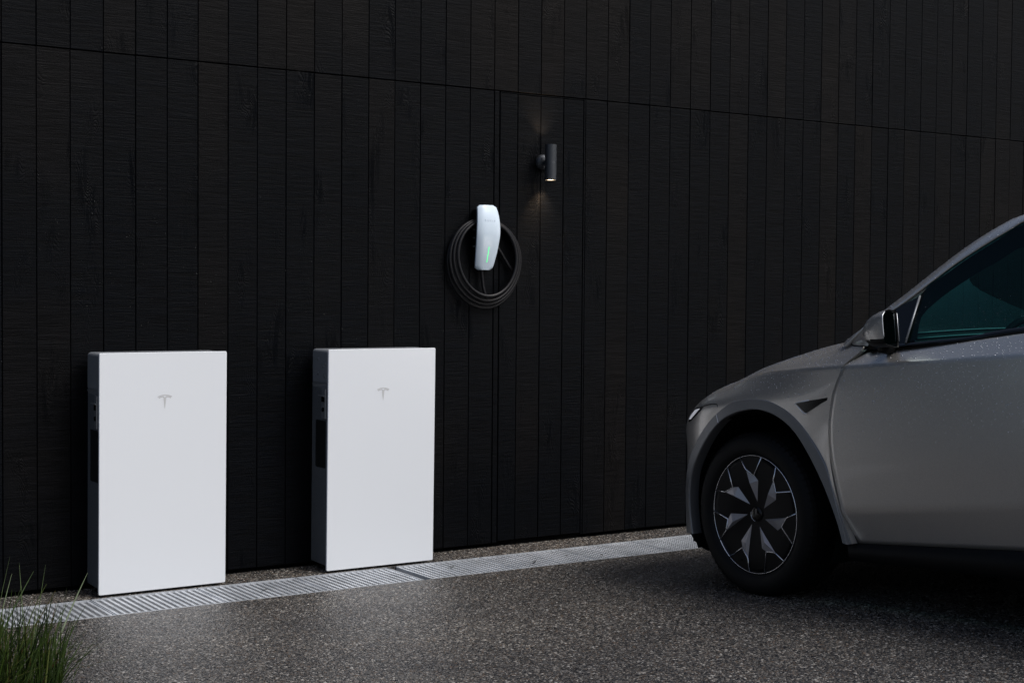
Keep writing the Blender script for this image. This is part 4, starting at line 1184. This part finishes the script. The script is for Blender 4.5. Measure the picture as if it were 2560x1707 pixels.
# ------------------------------------------------------------------ grass tuft in the corner
def blade(base, tip, w0, bend, n=8):
    base, tip = Vector(base), Vector(tip)
    up = Vector((0, 0, 1))
    d = tip - base
    midp = base + d * 0.5 + up * bend * d.length - Vector((d.x, d.y, 0)) * bend * 0.9
    side = Vector((random.uniform(-1, 1), random.uniform(-1, 1), 0)).normalized()
    vv = Vector((-side.y, side.x, 0))
    P = []
    for i in range(n):
        t = i / (n - 1)
        c = base * (1 - t) ** 2 + midp * 2 * t * (1 - t) + tip * t * t
        wd = w0 * (1 - t ** 2.5) * 0.5 + 0.0006
        P.append([c - side * wd, c + vv * wd * 0.45, c + side * wd])
    return P
gcx, gcy = -0.76, -1.98
gr = empty('grass_tuft', (gcx, gcy, gz(gcy)))
tag(gr, 'tuft of long thin green grass blades at the drive edge', 'plant')
fo = MB()
def local(P): return [[tuple(Vector(p) - gr.location) for p in r] for r in P]
for k in range(330):
    a = random.uniform(0, 2 * math.pi); rr = 0.17 * math.sqrt(random.random())
    bx, by = gcx + rr * math.cos(a) * 1.1, gcy + rr * math.sin(a)
    ln = random.uniform(0.20, 0.39) * (1.0 - 0.3 * rr / 0.17)
    lean = random.gauss(0.42, 0.30); az = random.gauss(0.55, 0.9)
    tip = (bx + ln * math.sin(lean) * math.cos(az) , by + ln * math.sin(lean) * math.sin(az), gz(by) + ln * math.cos(lean))
    fo.grid(local(blade((bx, by, gz(by) - 0.01), tip, random.uniform(0.0028, 0.0055), random.uniform(0.02, 0.16))))
for k in range(60):
    a = random.uniform(0, 2 * math.pi); rr = 0.16 * math.sqrt(random.random())
    bx, by = gcx + 0.04 + rr * math.cos(a), gcy - 0.05 + rr * math.sin(a)
    ln = random.uniform(0.18, 0.30)
    az = random.gauss(0.1, 0.6); lean = random.uniform(0.75, 1.25)
    tip = (bx + ln * math.sin(lean) * math.cos(az), by + ln * math.sin(lean) * math.sin(az), gz(by) + max(0.03, ln * math.cos(lean)))
    fo.grid(local(blade((bx, by, gz(by) - 0.01), tip, random.uniform(0.002, 0.004), random.uniform(0.15, 0.35))))
tag(fo.build('foliage', MT['grass'], gr, True), kind='stuff')
for (tx, tz), bx in zip([(-0.684, 0.499), (-0.654, 0.472), (-0.566, 0.458), (-0.678, 0.44), (-0.606, 0.44), (-0.494, 0.371), (-0.421, 0.418), (-0.645, 0.396)],
                        [-0.83, -0.70, -0.70, -0.84, -0.86, -0.62, -0.66, -0.82]):
    P = blade((bx, gcy + random.uniform(-0.06, 0.06), gz(gcy)), (tx, -1.75, tz), 0.0075, 0.05, 10)
    MB().grid(local(P)).build('blade', MT['blade'], gr, True)

# ------------------------------------------------------------------ scraps of dry leaf blown onto the grates
def leaf(x, y, a, ln, label):
    P = []
    for i in range(7):
        t = i / 6; wd = 0.22 * ln * math.sin(math.pi * (0.06 + 0.9 * t)); c = (t - 0.5) * ln
        P.append([(c, q * wd, 0.003 + 0.25 * ln * (t - 0.5) ** 2 + abs(q) * 0.002) for q in (-1, 0, 1)])
    o = MB().grid(P).build('fallen_leaf', LEAF, None, True, (x, y, 0.0))
    o.rotation_euler = (0, 0, a)
    tag(o, label, 'leaf', 'scraps of dry leaf on the drain')
LEAF = wobble(mat('dead_leaf', (0.018, 0.013, 0.009), 0.7, spec=0.2), 80, 0.1, strength=0)
leaf(2.297, -0.501, 0.4, 0.034, 'dark leaf scrap on the drain grate below the charger cable loops')
leaf(2.549, -0.434, 1.9, 0.020, 'tiny dark leaf scrap on the drain past the cable loops')
leaf(2.719, -0.521, 1.2, 0.030, 'dark leaf scrap on the drain nearest the front bumper of the car')
leaf(1.853, -0.404, 0.1, 0.034, 'dark leaf scrap on the drain at the right foot of the second battery')
leaf(0.813, -0.450, 0.2, 0.030, 'dark leaf scrap on the drain between the two white batteries')
